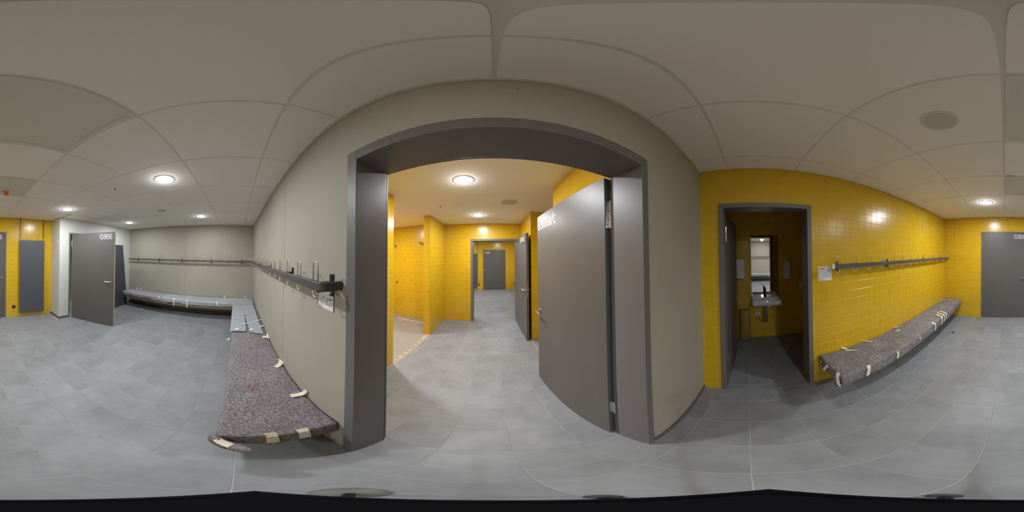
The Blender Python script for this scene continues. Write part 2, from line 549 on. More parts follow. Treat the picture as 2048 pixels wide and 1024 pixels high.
# ---- ceilings
CP = 0.622
CX0, CY0 = 0.010, 0.180
ce = MB().box(XL - 0.2, XR + 0.17, YB - 0.2, YPB, CEIL + 0.012, CEIL + 0.2).build('ceiling', 'grid_metal')
tag(ce, 'suspended ceiling of square off-white panels over the near changing room', 'ceiling', kind='structure')
_pc = {}
def panel_mesh(w, h):
    key = (round(w, 3), round(h, 3))
    if key not in _pc:
        _pc[key] = mesh_only(MB().box(-w/2, w/2, -h/2, h/2, 0, 0.012), 'ceiling_panel', 'panel_white')
    return _pc[key]
g = 0.014
for i in range(-9, 4):
    for j in range(-8, 2):
        a0, a1 = max(XL, CX0 + i*CP), min(XR, CX0 + (i+1)*CP)
        b0, b1 = max(YB, CY0 + j*CP), min(YP, CY0 + (j+1)*CP)
        if a1 - a0 < 0.03 or b1 - b0 < 0.03: continue
        if b0 < YW and a0 < XJ:
            if a1 <= XJ or (XJ - a0 > a1 - XJ and b1 > YW + 0.03): b0 = YW
            else: a0 = XJ
            if a1 - a0 < 0.03 or b1 - b0 < 0.03: continue
        if i == -1 and j in (-2, -4): continue         # the two perforated vents
        inst('ceiling_panel', panel_mesh(a1-a0-g, b1-b0-g), ce, ((a0+a1)/2, (b0+b1)/2, CEIL))
for i in range(-7, 3):
    x = CX0 + i*CP
    MB().box(x - 0.012, x + 0.012, YB, YP, CEIL + 0.0015, CEIL + 0.010).build('grid_bar', 'grid_metal', ce)
for j in range(-6, 1):
    y = CY0 + j*CP
    MB().box(XL, XR, y - 0.012, y + 0.012, CEIL + 0.002, CEIL + 0.0105).build('grid_bar', 'grid_metal', ce)
# shadow gap angle along the concrete wall
MB().box(XL, XR, YP - 0.018, YP - 0.001, CEIL - 0.004, CEIL + 0.006).build('edge_angle', 'grid_metal', ce)
MB().box(XL, XL + 0.018, YW, YP, CEIL - 0.004, CEIL + 0.006).build('edge_angle', 'grid_metal', ce)

ce2 = MB().box(-3.2, 2.3, YPB, YF0 - 0.005, CEIL, CEIL + 0.2).build('ceiling', 'ceiling_paint')
tag(ce2, 'smooth plastered ceiling over the yellow wash corridor', 'ceiling', kind='structure')
MB().box(-0.50, 0.05, 2.02, 2.55, CEIL - 0.0015, CEIL + 0.001).build('access_hatch', 'ceiling_paint', ce2)
ce3 = MB().box(-3.6, 1.7, YF0 - 0.005, YF + 0.2, CEIL, CEIL + 0.2).build('ceiling', 'panel_white')
tag(ce3, 'ceiling strip of the far changing room above the grey door', 'ceiling', kind='structure')
ce4 = MB().box(XR + 0.17, 3.1, -1.8, 0.6, CEIL - 0.05, CEIL + 0.2).build('ceiling', 'ceiling_paint')
tag(ce4, 'unlit ceiling of the small washroom', 'ceiling', kind='structure')

# ---- concrete wall with the portal
PX0, PX1, PZ = -0.540, 0.615, 2.108      # outer size of the portal frame
PI0, PI1, PIZ = -0.482, 0.572, 2.052     # clear opening
wp = MB()
wp.box(XL - 0.2, PX0 + 0.01, YP + 0.006, YPB, 0, CEIL + 0.1)
wp.box(PX1 - 0.01, XR + 0.17, YP + 0.006, YPB, 0, CEIL + 0.1)
wp.box(PX0 + 0.01, PX1 - 0.01, YP + 0.006, YPB, PZ - 0.01, CEIL + 0.1)
wp = wp.build('wall_front', 'joint')
tag(wp, 'fair-faced concrete wall around the wide grey portal', 'wall', kind='structure')
MB().box(XL, -1.4835, YP, YP + 0.006, 0, CEIL + 0.05).build('concrete_panel', 'concrete', wp, bevel=0.0)
pp = MB()
pp.box(-1.4785, PX0 + 0.004, YP, YP + 0.006, 0, CEIL + 0.05)
pp.box(PX1 - 0.004, XR, YP, YP + 0.006, 0, CEIL + 0.05)
pp.box(PX0 + 0.004, PX1 - 0.004, YP, YP + 0.006, PZ - 0.004, CEIL + 0.05)
pp.build('concrete_panel', 'concrete', wp)
for dx, dz in ((0.075, 2.37),):
    MB().cyl((dx, YP - 0.0006, dz), 0.005, 0.002, 'y', 12).build('anchor_hole', 'joint', wp)

# ---- concrete wall with the long bench
wl = MB().box(XL - 0.2, XL - 0.006, YW - 0.2, YPB, 0, CEIL + 0.1).build('wall_left', 'joint')
tag(wl, 'concrete wall behind the long wrapped bench', 'wall', kind='structure')
MB().box(XL - 0.006, XL, YW, -1.427, 0, CEIL + 0.05).build('concrete_panel', 'concrete', wl)
MB().box(XL - 0.006, XL, -1.422, YP, 0, CEIL + 0.05).build('concrete_panel', 'concrete', wl)

# ---- pale wall with the open door G906 and its return
DX0, DX1, DZ = -3.205, -2.035, 2.125
ww = MB()
ww.box(XL, DX0 + 0.01, YW - 0.15, YW, 0, CEIL + 0.1)
ww.box(DX1 - 0.01, XJ, YW - 0.15, YW, 0, CEIL + 0.1)
ww.box(DX0 + 0.01, DX1 - 0.01, YW - 0.15, YW, DZ - 0.01, CEIL + 0.1)
ww.box(XJ - 0.15, XJ, YB - 0.15, YW - 0.15, 0, CEIL + 0.1)
ww = ww.build('wall_rear_left', 'plaster')
tag(ww, 'pale plastered wall with the half open grey door', 'wall', kind='structure')
# dim lobby behind the open door
lb = MB()
lb.box(-3.6, XJ - 0.15, YW - 1.6, YW - 1.5, 0, CEIL)
lb.box(-3.6, -3.5, YW - 1.5, YW - 0.15, 0, CEIL)
lb.box(XJ - 0.25, XJ - 0.15, YW - 1.5, YW - 0.15, 0, CEIL)
lb.box(-3.6, XJ - 0.15, YW - 1.6, YW - 0.15, CEIL, CEIL + 0.1)
lb.box(-3.6, XJ - 0.15, YW - 1.6, YW - 0.15, -0.1, -0.002)
tag(lb.build('wall_lobby', 'plaster'), 'plain lobby walls behind the half open grey door', 'wall', kind='structure')

# ---- yellow wall with the closed door
BD0, BD1, BDZ = -0.610, 0.562, 2.112
wb = MB()
wb.box(XJ - 0.15, BD0 + 0.01, YB - 0.2, YB - 0.0007, 0, CEIL + 0.1)
wb.box(BD1 - 0.01, XR + 0.17, YB - 0.2, YB - 0.0007, 0, CEIL + 0.1)
wb.box(BD0 + 0.01, BD1 - 0.01, YB - 0.2, YB - 0.0007, BDZ - 0.01, CEIL + 0.1)
wb = wb.build('wall_back', 'grout')
tag(wb, 'yellow tiled wall with the closed grey door and hanging panel radiator', 'wall', kind='structure')
tiled(wb, (XR, YB - 0.006, 0), PI, 0.0, XR - XJ, [(XR - BD1, XR - BD0, -1, BDZ)], 0)

# ---- yellow wall with coat rail, bench and washroom door
RD0, RD1, RDZ = -0.602, 0.270, 2.090
wr = MB()
wr.box(XR + 0.0007, XR + 0.16, RD1 - 0.01, YPB, 0, CEIL + 0.1)
wr.box(XR + 0.0007, XR + 0.16, YB - 0.2, RD0 + 0.01, 0, CEIL + 0.1)
wr.box(XR + 0.0007, XR + 0.16, RD0 + 0.01, RD1 - 0.01, RDZ - 0.01, CEIL + 0.1)
wr = wr.build('wall_right', 'grout')
tag(wr, 'yellow tiled wall with the washroom doorway, coat rail and felt covered bench', 'wall', kind='structure')
# local u runs along -Y (to the right as seen from the room)
tiled(wr, (XR + 0.006, 0, 0), -PI/2, -YP, -YB, [(-RD1, -RD0, -1, RDZ)], 300, uph=0.685)

# ---- washroom
wwc = MB()
wwc.box(XWC - 0.0038, XWC + 0.15, -1.8, 0.6, 0, CEIL)
wwc.box(XR + 0.16, XWC, 0.4162, 0.6, 0, CEIL)
wwc.box(XR + 0.16, XWC, -1.8, -1.6462, 0, CEIL)
wwc = wwc.build('wall_washroom', 'grout')
tag(wwc, 'yellow tiled walls of the small washroom', 'wall', kind='structure')
tiled(wwc, (XWC + 0.0015, 0, 0), -PI/2, -0.42, 1.65, [], 0, z1=CEIL - 0.05)
tiled(wwc, (XR + 0.16, 0.4215, 0), 0, 0, XWC - XR - 0.16, [], 0, z1=CEIL - 0.05)
tiled(wwc, (XWC, -1.6515, 0), PI, 0, XWC - XR - 0.16, [], 0, z1=CEIL - 0.05)
tiled(wwc, (XR + 0.1615, 0, 0), PI/2, -1.65, 0.42, [(RD0, RD1, -1, RDZ)], 0, z1=CEIL - 0.05)

# ---- corridor behind the portal
wcl = MB().box(XC - 0.105, XC - 0.0007, YPB, 1.757, 0, CEIL).build('wall_corridor_left', 'grout')
tag(wcl, 'short yellow tiled wall just inside the portal on the left', 'wall', kind='structure')
tiled(wcl, (XC - 0.006, 0, 0), PI/2, YPB, 1.757, [], 75, uph=1.757)
tiled(wcl, (XC - 0.1035, 1.7555, 0), PI, -0.1005, 0.0, [], 0)
wk = MB().box(-1.325, -1.2007, YK + 0.0007, YV, 0, CEIL).build('wall_partition', 'grout')
tag(wk, 'yellow tiled partition wall standing beside the shower area', 'wall', kind='structure')
tiled(wk, (-1.325, YK + 0.006, 0), 0, 0.0, 0.122, [], 0, up=0.061)
tiled(wk, (-1.206, 0, 0), PI/2, YK + 0.004, YV, [], 0, uph=YK)
tiled(wk, (-1.3235, 0, 0), -PI/2, -YV, -YK, [], 0)
# corner bead
MB().box(-1.2025, -1.1985, YK - 0.002, YK + 0.003, 0, CEIL).build('corner_bead', 'steel', wk)
F0, F1, FZ = -0.538, 0.620, 2.087
wv = MB()
wv.box(-1.33, F0 + 0.01, YV + 0.0007, YF0, 0, CEIL)
wv.box(F1 - 0.01, XCR + 0.2, YV + 0.0007, YF0, 0, CEIL)
wv.box(F0 + 0.01, F1 - 0.01, YV + 0.0007, YF0, FZ - 0.01, CEIL)
wv = wv.build('wall_corridor_far', 'grout')
tag(wv, 'yellow tiled end wall of the corridor around the second doorway', 'wall', kind='structure')
tiled(wv, (0, YV + 0.006, 0), 0, -1.2, XCR, [(F0, F1, -1, FZ)], 0)
wcr = MB()
wcr.box(XCR + 0.0007, XCR + 0.12, YPB, 1.757, 0, CEIL)
wcr.box(XCR + 0.0007, 2.3, 2.8662, YV + 0.0007, 0, CEIL)
wcr.box(2.2, 2.3, 1.6, 2.9, 0, CEIL)
wcr.box(XCR + 0.12, 2.3, 1.6, 1.757, 0, CEIL)
wcr = wcr.build('wall_corridor_right', 'grout')
tag(wcr, 'yellow tiled right side of the corridor behind the open doors', 'wall', kind='structure')
tiled(wcr, (XCR + 0.006, 0, 0), -PI/2, -1.757, -YPB, [], 0)
tiled(wcr, (XCR + 0.006, 0, 0), -PI/2, -YV, -2.8655, [], 0)
tiled(wcr, (XCR, 2.8715, 0), 0, 0.0, 1.5, [], 0)
tiled(wcr, (2.2015, 0, 0), -PI/2, -2.866, -1.757, [], 0)
MB().box(XCR - 0.0025, XCR + 0.0025, 2.8625, 2.867, 0, CEIL).build('corner_bead', 'steel', wcr)
wsh = MB()
wsh.box(-3.2, -1.32, 3.7607, 3.96, 0, CEIL)
wsh.box(-3.2, -3.1, YPB, 3.9, 0, CEIL)
wsh.box(-3.2, XC - 0.10, YPB, YPB + 0.06, 0, CEIL)
wsh = wsh.build('wall_shower', 'grout')
tag(wsh, 'yellow tiled shower wall with two shower heads', 'wall', kind='structure')
tiled(wsh, (0, 3.766, 0), 0, -3.1, -1.325, [], 0)
tiled(wsh, (-3.1015, 0, 0), PI/2, 0.72, 3.76, [], 0)
# back side of the portal wall, towards the corridor
wpb = MB()
wpb.box(-3.1, PX0 + 0.01, YPB + 0.0005, YPB + 0.004, 0, CEIL)
wpb.box(PX1 - 0.01, XCR, YPB + 0.0005, YPB + 0.004, 0, CEIL)
wpb.box(PX0 + 0.01, PX1 - 0.01, YPB + 0.0005, YPB + 0.004, PZ - 0.01, CEIL)
wpb.build('tile_lining', 'yellow_many', wp)

# ---- far changing room
wf = MB()
G0, G1, GZ = -0.492, 0.660, 2.055
wf.box(-3.6, G0 + 0.01, YF + 0.0007, YF + 0.2, 0, CEIL)
wf.box(G1 - 0.01, 1.7, YF + 0.0007, YF + 0.2, 0, CEIL)
wf.box(G0 + 0.01, G1 - 0.01, YF + 0.0007, YF + 0.2, GZ - 0.01, CEIL)
wf = wf.build('wall_far_end', 'grout')
tag(wf, 'yellow tiled end wall of the far changing room', 'wall', kind='structure')
tiled(wf, (0, YF + 0.006, 0), 0, -1.6, 1.5, [(G0, G1, -1, GZ)], 0)
wfs = MB()
wfs.box(1.5, 1.7, YF0, YF + 0.2, 0, CEIL)
tag(wfs.build('wall_far_right', 'yellow_many'), 'yellow side wall of the far changing room behind its bench', 'wall', kind='structure')
wfl = MB()
wfl.box(-3.6, -3.5, YF0, YF + 0.2, 0, CEIL)
wfl.box(-3.6, -1.33, YF0 - 0.1, YF0, 0, CEIL)
wfl.box(XCR + 0.2, 1.7, YF0 - 0.1, YF0, 0, CEIL)
tag(wfl.build('wall_far_left', 'plaster'), 'pale walls of the far changing room out of view beside the doorway', 'wall', kind='structure')

# ---- baseboards
def baseboard(name, segs, label):
    mb = MB()
    for sgm in segs: mb.box(*sgm)
    tag(mb.build(name, 'baseboard', bevel=0.002), label, 'baseboard', kind='structure')
baseboard('baseboard_front', [(PX1 + 0.004, XR - 0.001, YP - 0.012, YP - 0.0005, 0.001, 0.045)], 'dark baseboard under the concrete wall right of the portal')
baseboard('baseboard_rear_left', [(XJ + 0.0005, XJ + 0.012, YB + 0.012, YW + 0.012, 0.001, 0.055), (DX1 + 0.003, XJ + 0.0005, YW + 0.0005, YW + 0.012, 0.001, 0.055)],
          'dark baseboard around the corner of the pale wall')
baseboard('baseboard_left', [(XL + 0.0005, XL + 0.012, YW + 0.02, YP - 0.02, 0.001, 0.055)], 'dark baseboard under the long wrapped bench')

# ================================================================== DOORS
def lever(mb_parent, x, z, sgn, t, both=True):
    """lever handle and key rosette on a leaf; the lever points along sgn*X"""
    for side, y0 in ((-1, 0.0), (1, t)):
        if side == 1 and not both: continue
        mb = MB()
        a, b = (y0 - 0.006, y0) if side < 0 else (y0, y0 + 0.006)
        mb.cyl((x, a, z), 0.025, 0.006, 'y', 20)
        yy = y0 + side * 0.052
        mb.tube([(x, y0, z), (x, y0 + side*0.038, z), (x + sgn*0.006, y0 + side*0.048, z), (x + sgn*0.018, yy, z), (x + sgn*0.07, yy, z), (x + sgn*0.135, yy, z - 0.002)], 0.0095, 10)
        mb.build('handle', 'steel', mb_parent, smooth=True, local=True, auto=40)
        mb = MB()
        mb.cyl((x, a, z - 0.075), 0.025, 0.006, 'y', 20)
        mb.box(x - 0.005, x + 0.005, a - 0.002*1 if side < 0 else b, a if side < 0 else b + 0.002, z - 0.09, z - 0.065)
        mb.build('key_rosette', 'steel', mb_parent, smooth=True, local=True, auto=40)
def door_leaf(parent, left, right, h, t=0.045, label=None, lab=(0.05, 0.11, 'L'), hinge='R', handle=True, edge=None, z0=0.006, hx=0.065, m='leaf_gray', hz=(0.37, 1.76)):
    L = Vector((right[0]-left[0], right[1]-left[1])); wd = L.length; th = math.atan2(L.y, L.x)
    mb = MB().box(0, wd, 0, t, z0, h)
    lf = mb.build('leaf', m, parent, bevel=0.0015, local=True)
    inv = WM[parent.name].inverted()
    lp = inv @ Vector((left[0], left[1], 0))
    pr = math.atan2(WM[parent.name][1][0], WM[parent.name][0][0])
    place(lf, lp, th - pr)
    if label:
        text_part(label, lab[1], lf, lab[0], lab[2])
    if handle:
        x = hx if hinge == 'R' else wd - hx
        lever(lf, x, 1.025, 1 if hinge == 'R' else -1, t)
    if edge:
        xa, xb = (wd, wd + 0.004) if hinge == 'L' else (-0.004, 0)
        MB().box(xa, xb, 0.002, t - 0.002, z0, h - 0.001).build('edge_band', edge, lf, local=True)
        if hinge == 'L':
            MB().box(-0.004, 0, 0.002, t - 0.002, z0, h - 0.001).build('edge_band', edge, lf, local=True)
    return lf, wd
def frame_parts(parent, boxes):
    for nm, bx in boxes:
        mb = MB()
        for b in bx: mb.box(*b)
        mb.build(nm, 'frame_metal', parent, bevel=0.002)

# ---- portal door
d1 = thing('door_1', 'wide grey steel portal in the concrete wall with its door swung open into the corridor', 'door', (0.04, YP, 0), kind='structure')
frame_parts(d1, [
    ('jamb', [(PX0, PI0, YP - 0.015, 0.625, 0, PZ), (PX0, PI0 - 0.014, 0.625, YPB + 0.006, 0, PZ)]),
    ('jamb', [(PI1, PX1, YP - 0.015, 0.622, 0, PZ), (PI1 + 0.014, PX1, 0.622, YPB + 0.006, 0, PZ)]),
    ('frame_head', [(PI0, PI1, YP - 0.015, 0.625, PIZ, PZ), (PI0 - 0.014, PI1 + 0.014, 0.625, YPB + 0.006, PIZ + 0.014, PZ)]),
])
# strike plate in the left jamb
MB().box(PI0 - 0.0145, PI0 - 0.012, 0.628, 0.648, 0.88, 1.12).build('strike_plate', 'black_metal', d1)
MB().box(PI0 - 0.0125, PI0 - 0.0115, 0.632, 0.646, 0.985, 1.005).build('latch_keep', 'steel', d1)
# rubber seal in the rebate
for xx in (PI0 - 0.004, PI1 + 0.004):
    MB().box(xx - 0.003, xx + 0.003, 0.6252, 0.631, 0.0, PIZ).build('door_seal', 'rubber', d1)
lf1, w1 = door_leaf(d1, (0.494, 1.739), (0.553, 0.668), 2.062, label='G906a/c', lab=(0.020, 0.108, 1.905), hinge='R', hx=0.055)
for z0 in (0.37, 1.76):
    hb = MB()
    hb.box(w1, w1 + 0.002, 0.006, 0.040, z0, z0 + 0.155)
    hb.box(w1 + 0.002, w1 + 0.020, 0.026, 0.034, z0 + 0.004, z0 + 0.151)
    hb.cyl((w1 + 0.016, 0.030, z0 - 0.002), 0.008, 0.159, 'z', 12)
    hg = hb.build('hinge', 'chrome', lf1, local=True)
    for q in (0.02, 0.05, 0.10, 0.135):
        MB().cyl((w1 + 0.0015, 0.016 + (0.008 if q in (0.05, 0.10) else 0), z0 + q), 0.0035, 0.001, 'x', 8).build('screw', 'black_metal', lf1, local=True)

# ---- washroom door
d2 = thing('door_2', 'narrow grey doorway in the yellow wall with its door open into the dark washroom', 'door', (XR, -0.165, 0), kind='structure')
frame_parts(d2, [
    ('jamb', [(XR - 0.012, XR + 0.165, RD1 - 0.044, RD1, 0, RDZ)]),
    ('jamb', [(XR - 0.012, XR + 0.165, RD0, RD0 + 0.046, 0, RDZ)]),
    ('frame_head', [(XR - 0.012, XR + 0.165, RD0 + 0.046, RD1 - 0.044, RDZ - 0.042, RDZ)]),
])
lf2, w2 = door_leaf(d2, (1.652, 0.232), (2.470, 0.185), 2.045, t=0.040, hinge='L', hx=0.06)
for z0 in (0.33, 1.74):
    hb = MB()
    hb.box(-0.002, 0, 0.004, 0.036, z0, z0 + 0.15)
    hb.box(-0.030, -0.002, -0.006, 0.004, z0 + 0.003, z0 + 0.147)
    hb.cyl((-0.012, -0.004, z0 - 0.002), 0.008, 0.154, 'z', 12)
    hb.build('hinge', 'chrome', lf2, local=True)
    for q in (0.025, 0.06, 0.09, 0.125):
        MB().cyl((-0.0035, 0.013 if q in (0.025, 0.09) else 0.026, z0 + q), 0.0035, 0.002, 'x', 8).build('screw', 'black_metal', lf2, local=True)

# ---- closed door G906
d3 = thing('door_3', 'closed grey door lettered G906 in the yellow tiled wall', 'door', (0, YB, 0), kind='structure')
frame_parts(d3, [
    ('jamb', [(BD1 - 0.030, BD1, YB - 0.12, YB + 0.010, 0, BDZ)]),
    ('jamb', [(BD0, BD0 + 0.030, YB - 0.12, YB + 0.010, 0, BDZ)]),
    ('frame_head', [(BD0 + 0.030, BD1 - 0.030, YB - 0.12, YB + 0.010, BDZ - 0.030, BDZ)]),
])
lf3, w3 = door_leaf(d3, (BD1 - 0.033, YB + 0.008), (BD0 + 0.033, YB + 0.008), BDZ - 0.033, label='G906', lab=(0.750, 0.105, 1.943), hinge='L')
for z0 in (0.35, 1.77):
    MB().box(-0.012, 0.004, -0.010, -0.001, z0, z0 + 0.15).build('hinge', 'steel', lf3, local=True, bevel=0.003)

# ---- open door G906 in the pale wall
d4 = thing('door_4', 'grey door lettered G906 standing ajar in the pale wall, showing a wooden edge', 'door', (-2.6, YW, 0), kind='structure')
frame_parts(d4, [
    ('jamb', [(DX1 - 0.040, DX1, YW - 0.16, YW + 0.010, 0, DZ)]),
    ('jamb', [(DX0, DX0 + 0.040, YW - 0.16, YW + 0.010, 0, DZ)]),
    ('frame_head', [(DX0 + 0.040, DX1 - 0.040, YW - 0.16, YW + 0.010, DZ - 0.040, DZ)]),
])
lf4, w4 = door_leaf(d4, (-2.103, -3.345), (-2.488, -2.318), 2.085, label='G906', lab=(0.750, 0.108, 1.932), hinge='L', edge='wood_edge')
for z0 in (0.38, 1.78):
    MB().cyl((-0.012, -0.004, z0), 0.009, 0.15, 'z', 12).build('hinge', 'steel', lf4, local=True)

# ---- second doorway at the end of the corridor
d5 = thing('door_5', 'second grey doorway at the end of the yellow corridor with its door open towards the room', 'door', (0.04, YV, 0), kind='structure')
frame_parts(d5, [
    ('jamb', [(F0, F0 + 0.055, YV - 0.012, YF0 + 0.01, 0, FZ)]),
    ('jamb', [(F1 - 0.055, F1, YV - 0.012, YF0 + 0.01, 0, FZ)]),
    ('frame_head', [(F0 + 0.055, F1 - 0.055, YV - 0.012, YF0 + 0.01, FZ - 0.05, FZ)]),
])
lf5, w5 = door_leaf(d5, (0.553, 3.925), (0.590, 2.822), 2.058, label='G909a/c', lab=(0.56, 0.10, 1.925), hinge='L', hx=0.06)
MB().box(w5, w5 + 0.0015, 0.012, 0.032, 0.88, 1.14).build('lock_plate', 'steel', lf5, local=True)

# ---- closed door G909 of the far room
d6 = thing('door_6', 'closed grey door lettered G909 at the far end seen through both doorways', 'door', (0.08, YF, 0), kind='structure')
frame_parts(d6, [
    ('jamb', [(G0, G0 + 0.030, YF - 0.010, YF + 0.12, 0, GZ)]),
    ('jamb', [(G1 - 0.030, G1, YF - 0.010, YF + 0.12, 0, GZ)]),
    ('frame_head', [(G0 + 0.030, G1 - 0.030, YF - 0.010, YF + 0.12, GZ - 0.030, GZ)]),
])
lf6, w6 = door_leaf(d6, (G0 + 0.033, YF - 0.006), (G1 - 0.033, YF - 0.006), GZ - 0.033, label='G909', lab=(0.04, 0.105, 1.865), hinge='R')
for z0 in (0.35, 1.77):
    MB().box(w6 - 0.004, w6 + 0.012, -0.010, -0.001, z0, z0 + 0.15).build('hinge', 'steel', lf6, local=True, bevel=0.003)

# ================================================================== CEILING FIXTURES
def downlight(x, y, label, z=CEIL, group='round ceiling downlights', power=LAMP_W):
    t = thing('downlight', label, 'lamp', (x, y, z), group=group)
    MB().lathe((0, 0, 0), [(0.088, 0.004), (0.088, -0.006), (0.100, -0.008), (0.112, -0.003), (0.113, 0.004)]).build('trim_ring', 'white_plastic', t, smooth=True, local=True, auto=50)
    MB().cyl((0, 0, -0.004), 0.087, 0.006, 'z', 32).build('diffuser', 'lamp_glow', t, local=True)
    ld = bpy.data.lights.new('downlight_lamp', 'AREA')
    ld.shape = 'DISK'; ld.size = 0.17; ld.energy = power; ld.color = LAMP_COL
    lo = bpy.data.objects.new('downlight_lamp', ld); col.objects.link(lo); lo.parent = t; lo.location = (0, 0, -0.0115)
    ld.energy = power*0.95
    pd = bpy.data.lights.new('downlight_fill', 'POINT'); pd.shadow_soft_size = 0.03; pd.energy = power*0.05; pd.color = LAMP_COL  # added point light, brightens the ceiling around each downlight
    po = bpy.data.objects.new('downlight_fill', pd); col.objects.link(po); po.parent = t; po.location = (0, 0, -0.055)
    return t
downlight(-1.545, -0.752, 'lit round downlight largest of the near room, before the long bench', power=LAMP_W*1.0)
downlight(-1.550, -2.655, 'lit round downlight in front of the half open grey door', power=LAMP_W*0.95)
downlight(-3.400, -2.650, 'lit round downlight in the corner by the leaning dark board', power=LAMP_W*0.58)
downlight(-3.380, -0.762, 'lit round downlight above the wrapped bench corner', power=LAMP_W*0.58)
downlight(0.312, -2.680, 'lit round downlight above the closed door lettered G906', power=LAMP_W*1.25)
downlight(-0.292, 1.628, 'lit round downlight just behind the portal head', group='corridor downlights', power=LAMP_W*1.1)
downlight(-0.275, 3.150, 'lit round downlight near the second doorway', group='corridor downlights')
downlight(-2.20, 2.40, 'added unseen downlight brightening the shower area', group='corridor downlights', power=LAMP_W*1.7)  # unseen lamp, added to brighten the shower walls and floor
downlight(0.30, 6.90, 'added unseen downlight lighting the far changing room near its grey door', group='added far room downlights')  # this and the next two are unseen, added to light the far room
downlight(-1.55, 6.90, 'added unseen downlight lighting the far changing room by its radiator', group='added far room downlights')
downlight(-1.55, 5.00, 'added unseen downlight lighting the far changing room behind the corridor wall', group='added far room downlights')

def ceiling_speaker(x, y, label, r=0.098, z=CEIL):
    t = thing('ceiling_speaker', label, 'speaker', (x, y, z), group='round ceiling speakers')
    MB().lathe((0, 0, 0), [(r*0.86, 0.003), (r*0.86, -0.006), (r*0.93, -0.008), (r, -0.004), (r*1.01, 0.003)]).build('rim', 'vent_frame', t, smooth=True, local=True, auto=50)
    MB().lathe((0, 0, 0), [(r*0.87, 0.0), (r*0.86, -0.005), (r*0.5, -0.0065), (0.004, -0.007)]).build('grille', 'speaker_white', t, smooth=True, local=True, auto=50)
ceiling_speaker(0.318, -0.762, 'round off-white ceiling speaker above the yellow wall bench')
ceiling_speaker(-2.74, -1.372, 'round off-white ceiling speaker between the downlights of the near room')
ceiling_speaker(0.246, 2.387, 'round ceiling speaker in the yellow corridor', r=0.13)

def vent(x0, x1, y0, y1, label):
    t = thing('ceiling_vent', label, 'vent', ((x0+x1)/2, (y0+y1)/2, CEIL), group='perforated ceiling vents')
    mb = MB()
    f = 0.022
    mb.box(x0, x1, y0, y0 + f, CEIL - 0.003, CEIL + 0.012); mb.box(x0, x1, y1 - f, y1, CEIL - 0.003, CEIL + 0.012)
    mb.box(x0, x0 + f, y0 + f, y1 - f, CEIL - 0.003, CEIL + 0.012); mb.box(x1 - f, x1, y0 + f, y1 - f, CEIL - 0.003, CEIL + 0.012)
    mb.build('frame', 'vent_frame', t)
    MB().box(x0 + f, x1 - f, y0 + f, y1 - f, CEIL + 0.001, CEIL + 0.012).build('perforated_plate', 'perforated', t)
for j, lb_ in ((-2, 'large perforated vent plate in the ceiling nearest overhead'), (-4, 'perforated vent plate in the ceiling by the closed grey door')):
    vent(CX0 - CP + 0.008, CX0 - 0.008, CY0 + j*CP + 0.008, CY0 + (j+1)*CP - 0.008, lb_)

sd = thing('smoke_detector', 'white ceiling smoke detector under an orange dust cap', 'detector', (-0.324, -2.113, CEIL))
MB().lathe((0, 0, 0), [(0.050, 0.0), (0.050, -0.012), (0.044, -0.020), (0.002, -0.022)]).build('base', 'white_plastic', sd, smooth=True, local=True, auto=50)
cap = MB().lathe((0, 0, -0.020), [(0.040, 0.0), (0.040, -0.008), (0.031, -0.010), (0.027, -0.052), (0.002, -0.054)]).build('dust_cap', 'orange_plastic', sd, smooth=True, local=True, auto=50)
MB().box(0.03, 0.062, -0.008, 0.008, -0.026, -0.021).build('pull_tab', 'orange_plastic', cap, local=True)
for x, y, lb_ in ((-1.472, -1.380, 'tiny ceiling sprinkler nozzle between two near room downlights'), (-0.813, 2.453, 'tiny ceiling sprinkler nozzle in the yellow corridor')):
    sp = thing('sprinkler', lb_, 'sprinkler', (x, y, CEIL))
    MB().lathe((0, 0, 0), [(0.018, 0.001), (0.016, -0.004), (0.003, -0.005)]).build('escutcheon', 'vent_frame', sp, smooth=True, local=True)
    MB().lathe((0, 0, -0.004), [(0.008, 0), (0.006, -0.012), (0.010, -0.014), (0.002, -0.016)]).build('nozzle', 'black_metal', sp, smooth=True, local=True)
mk = MB().box(-0.085, -0.015, CY0 - 3*CP - 0.010, CY0 - 3*CP + 0.004, CEIL - 0.001, CEIL + 0.0015).build('marker_sticker', 'red_plastic')
tag(mk, 'small dark red marker strip stuck to the ceiling grid', 'sticker')

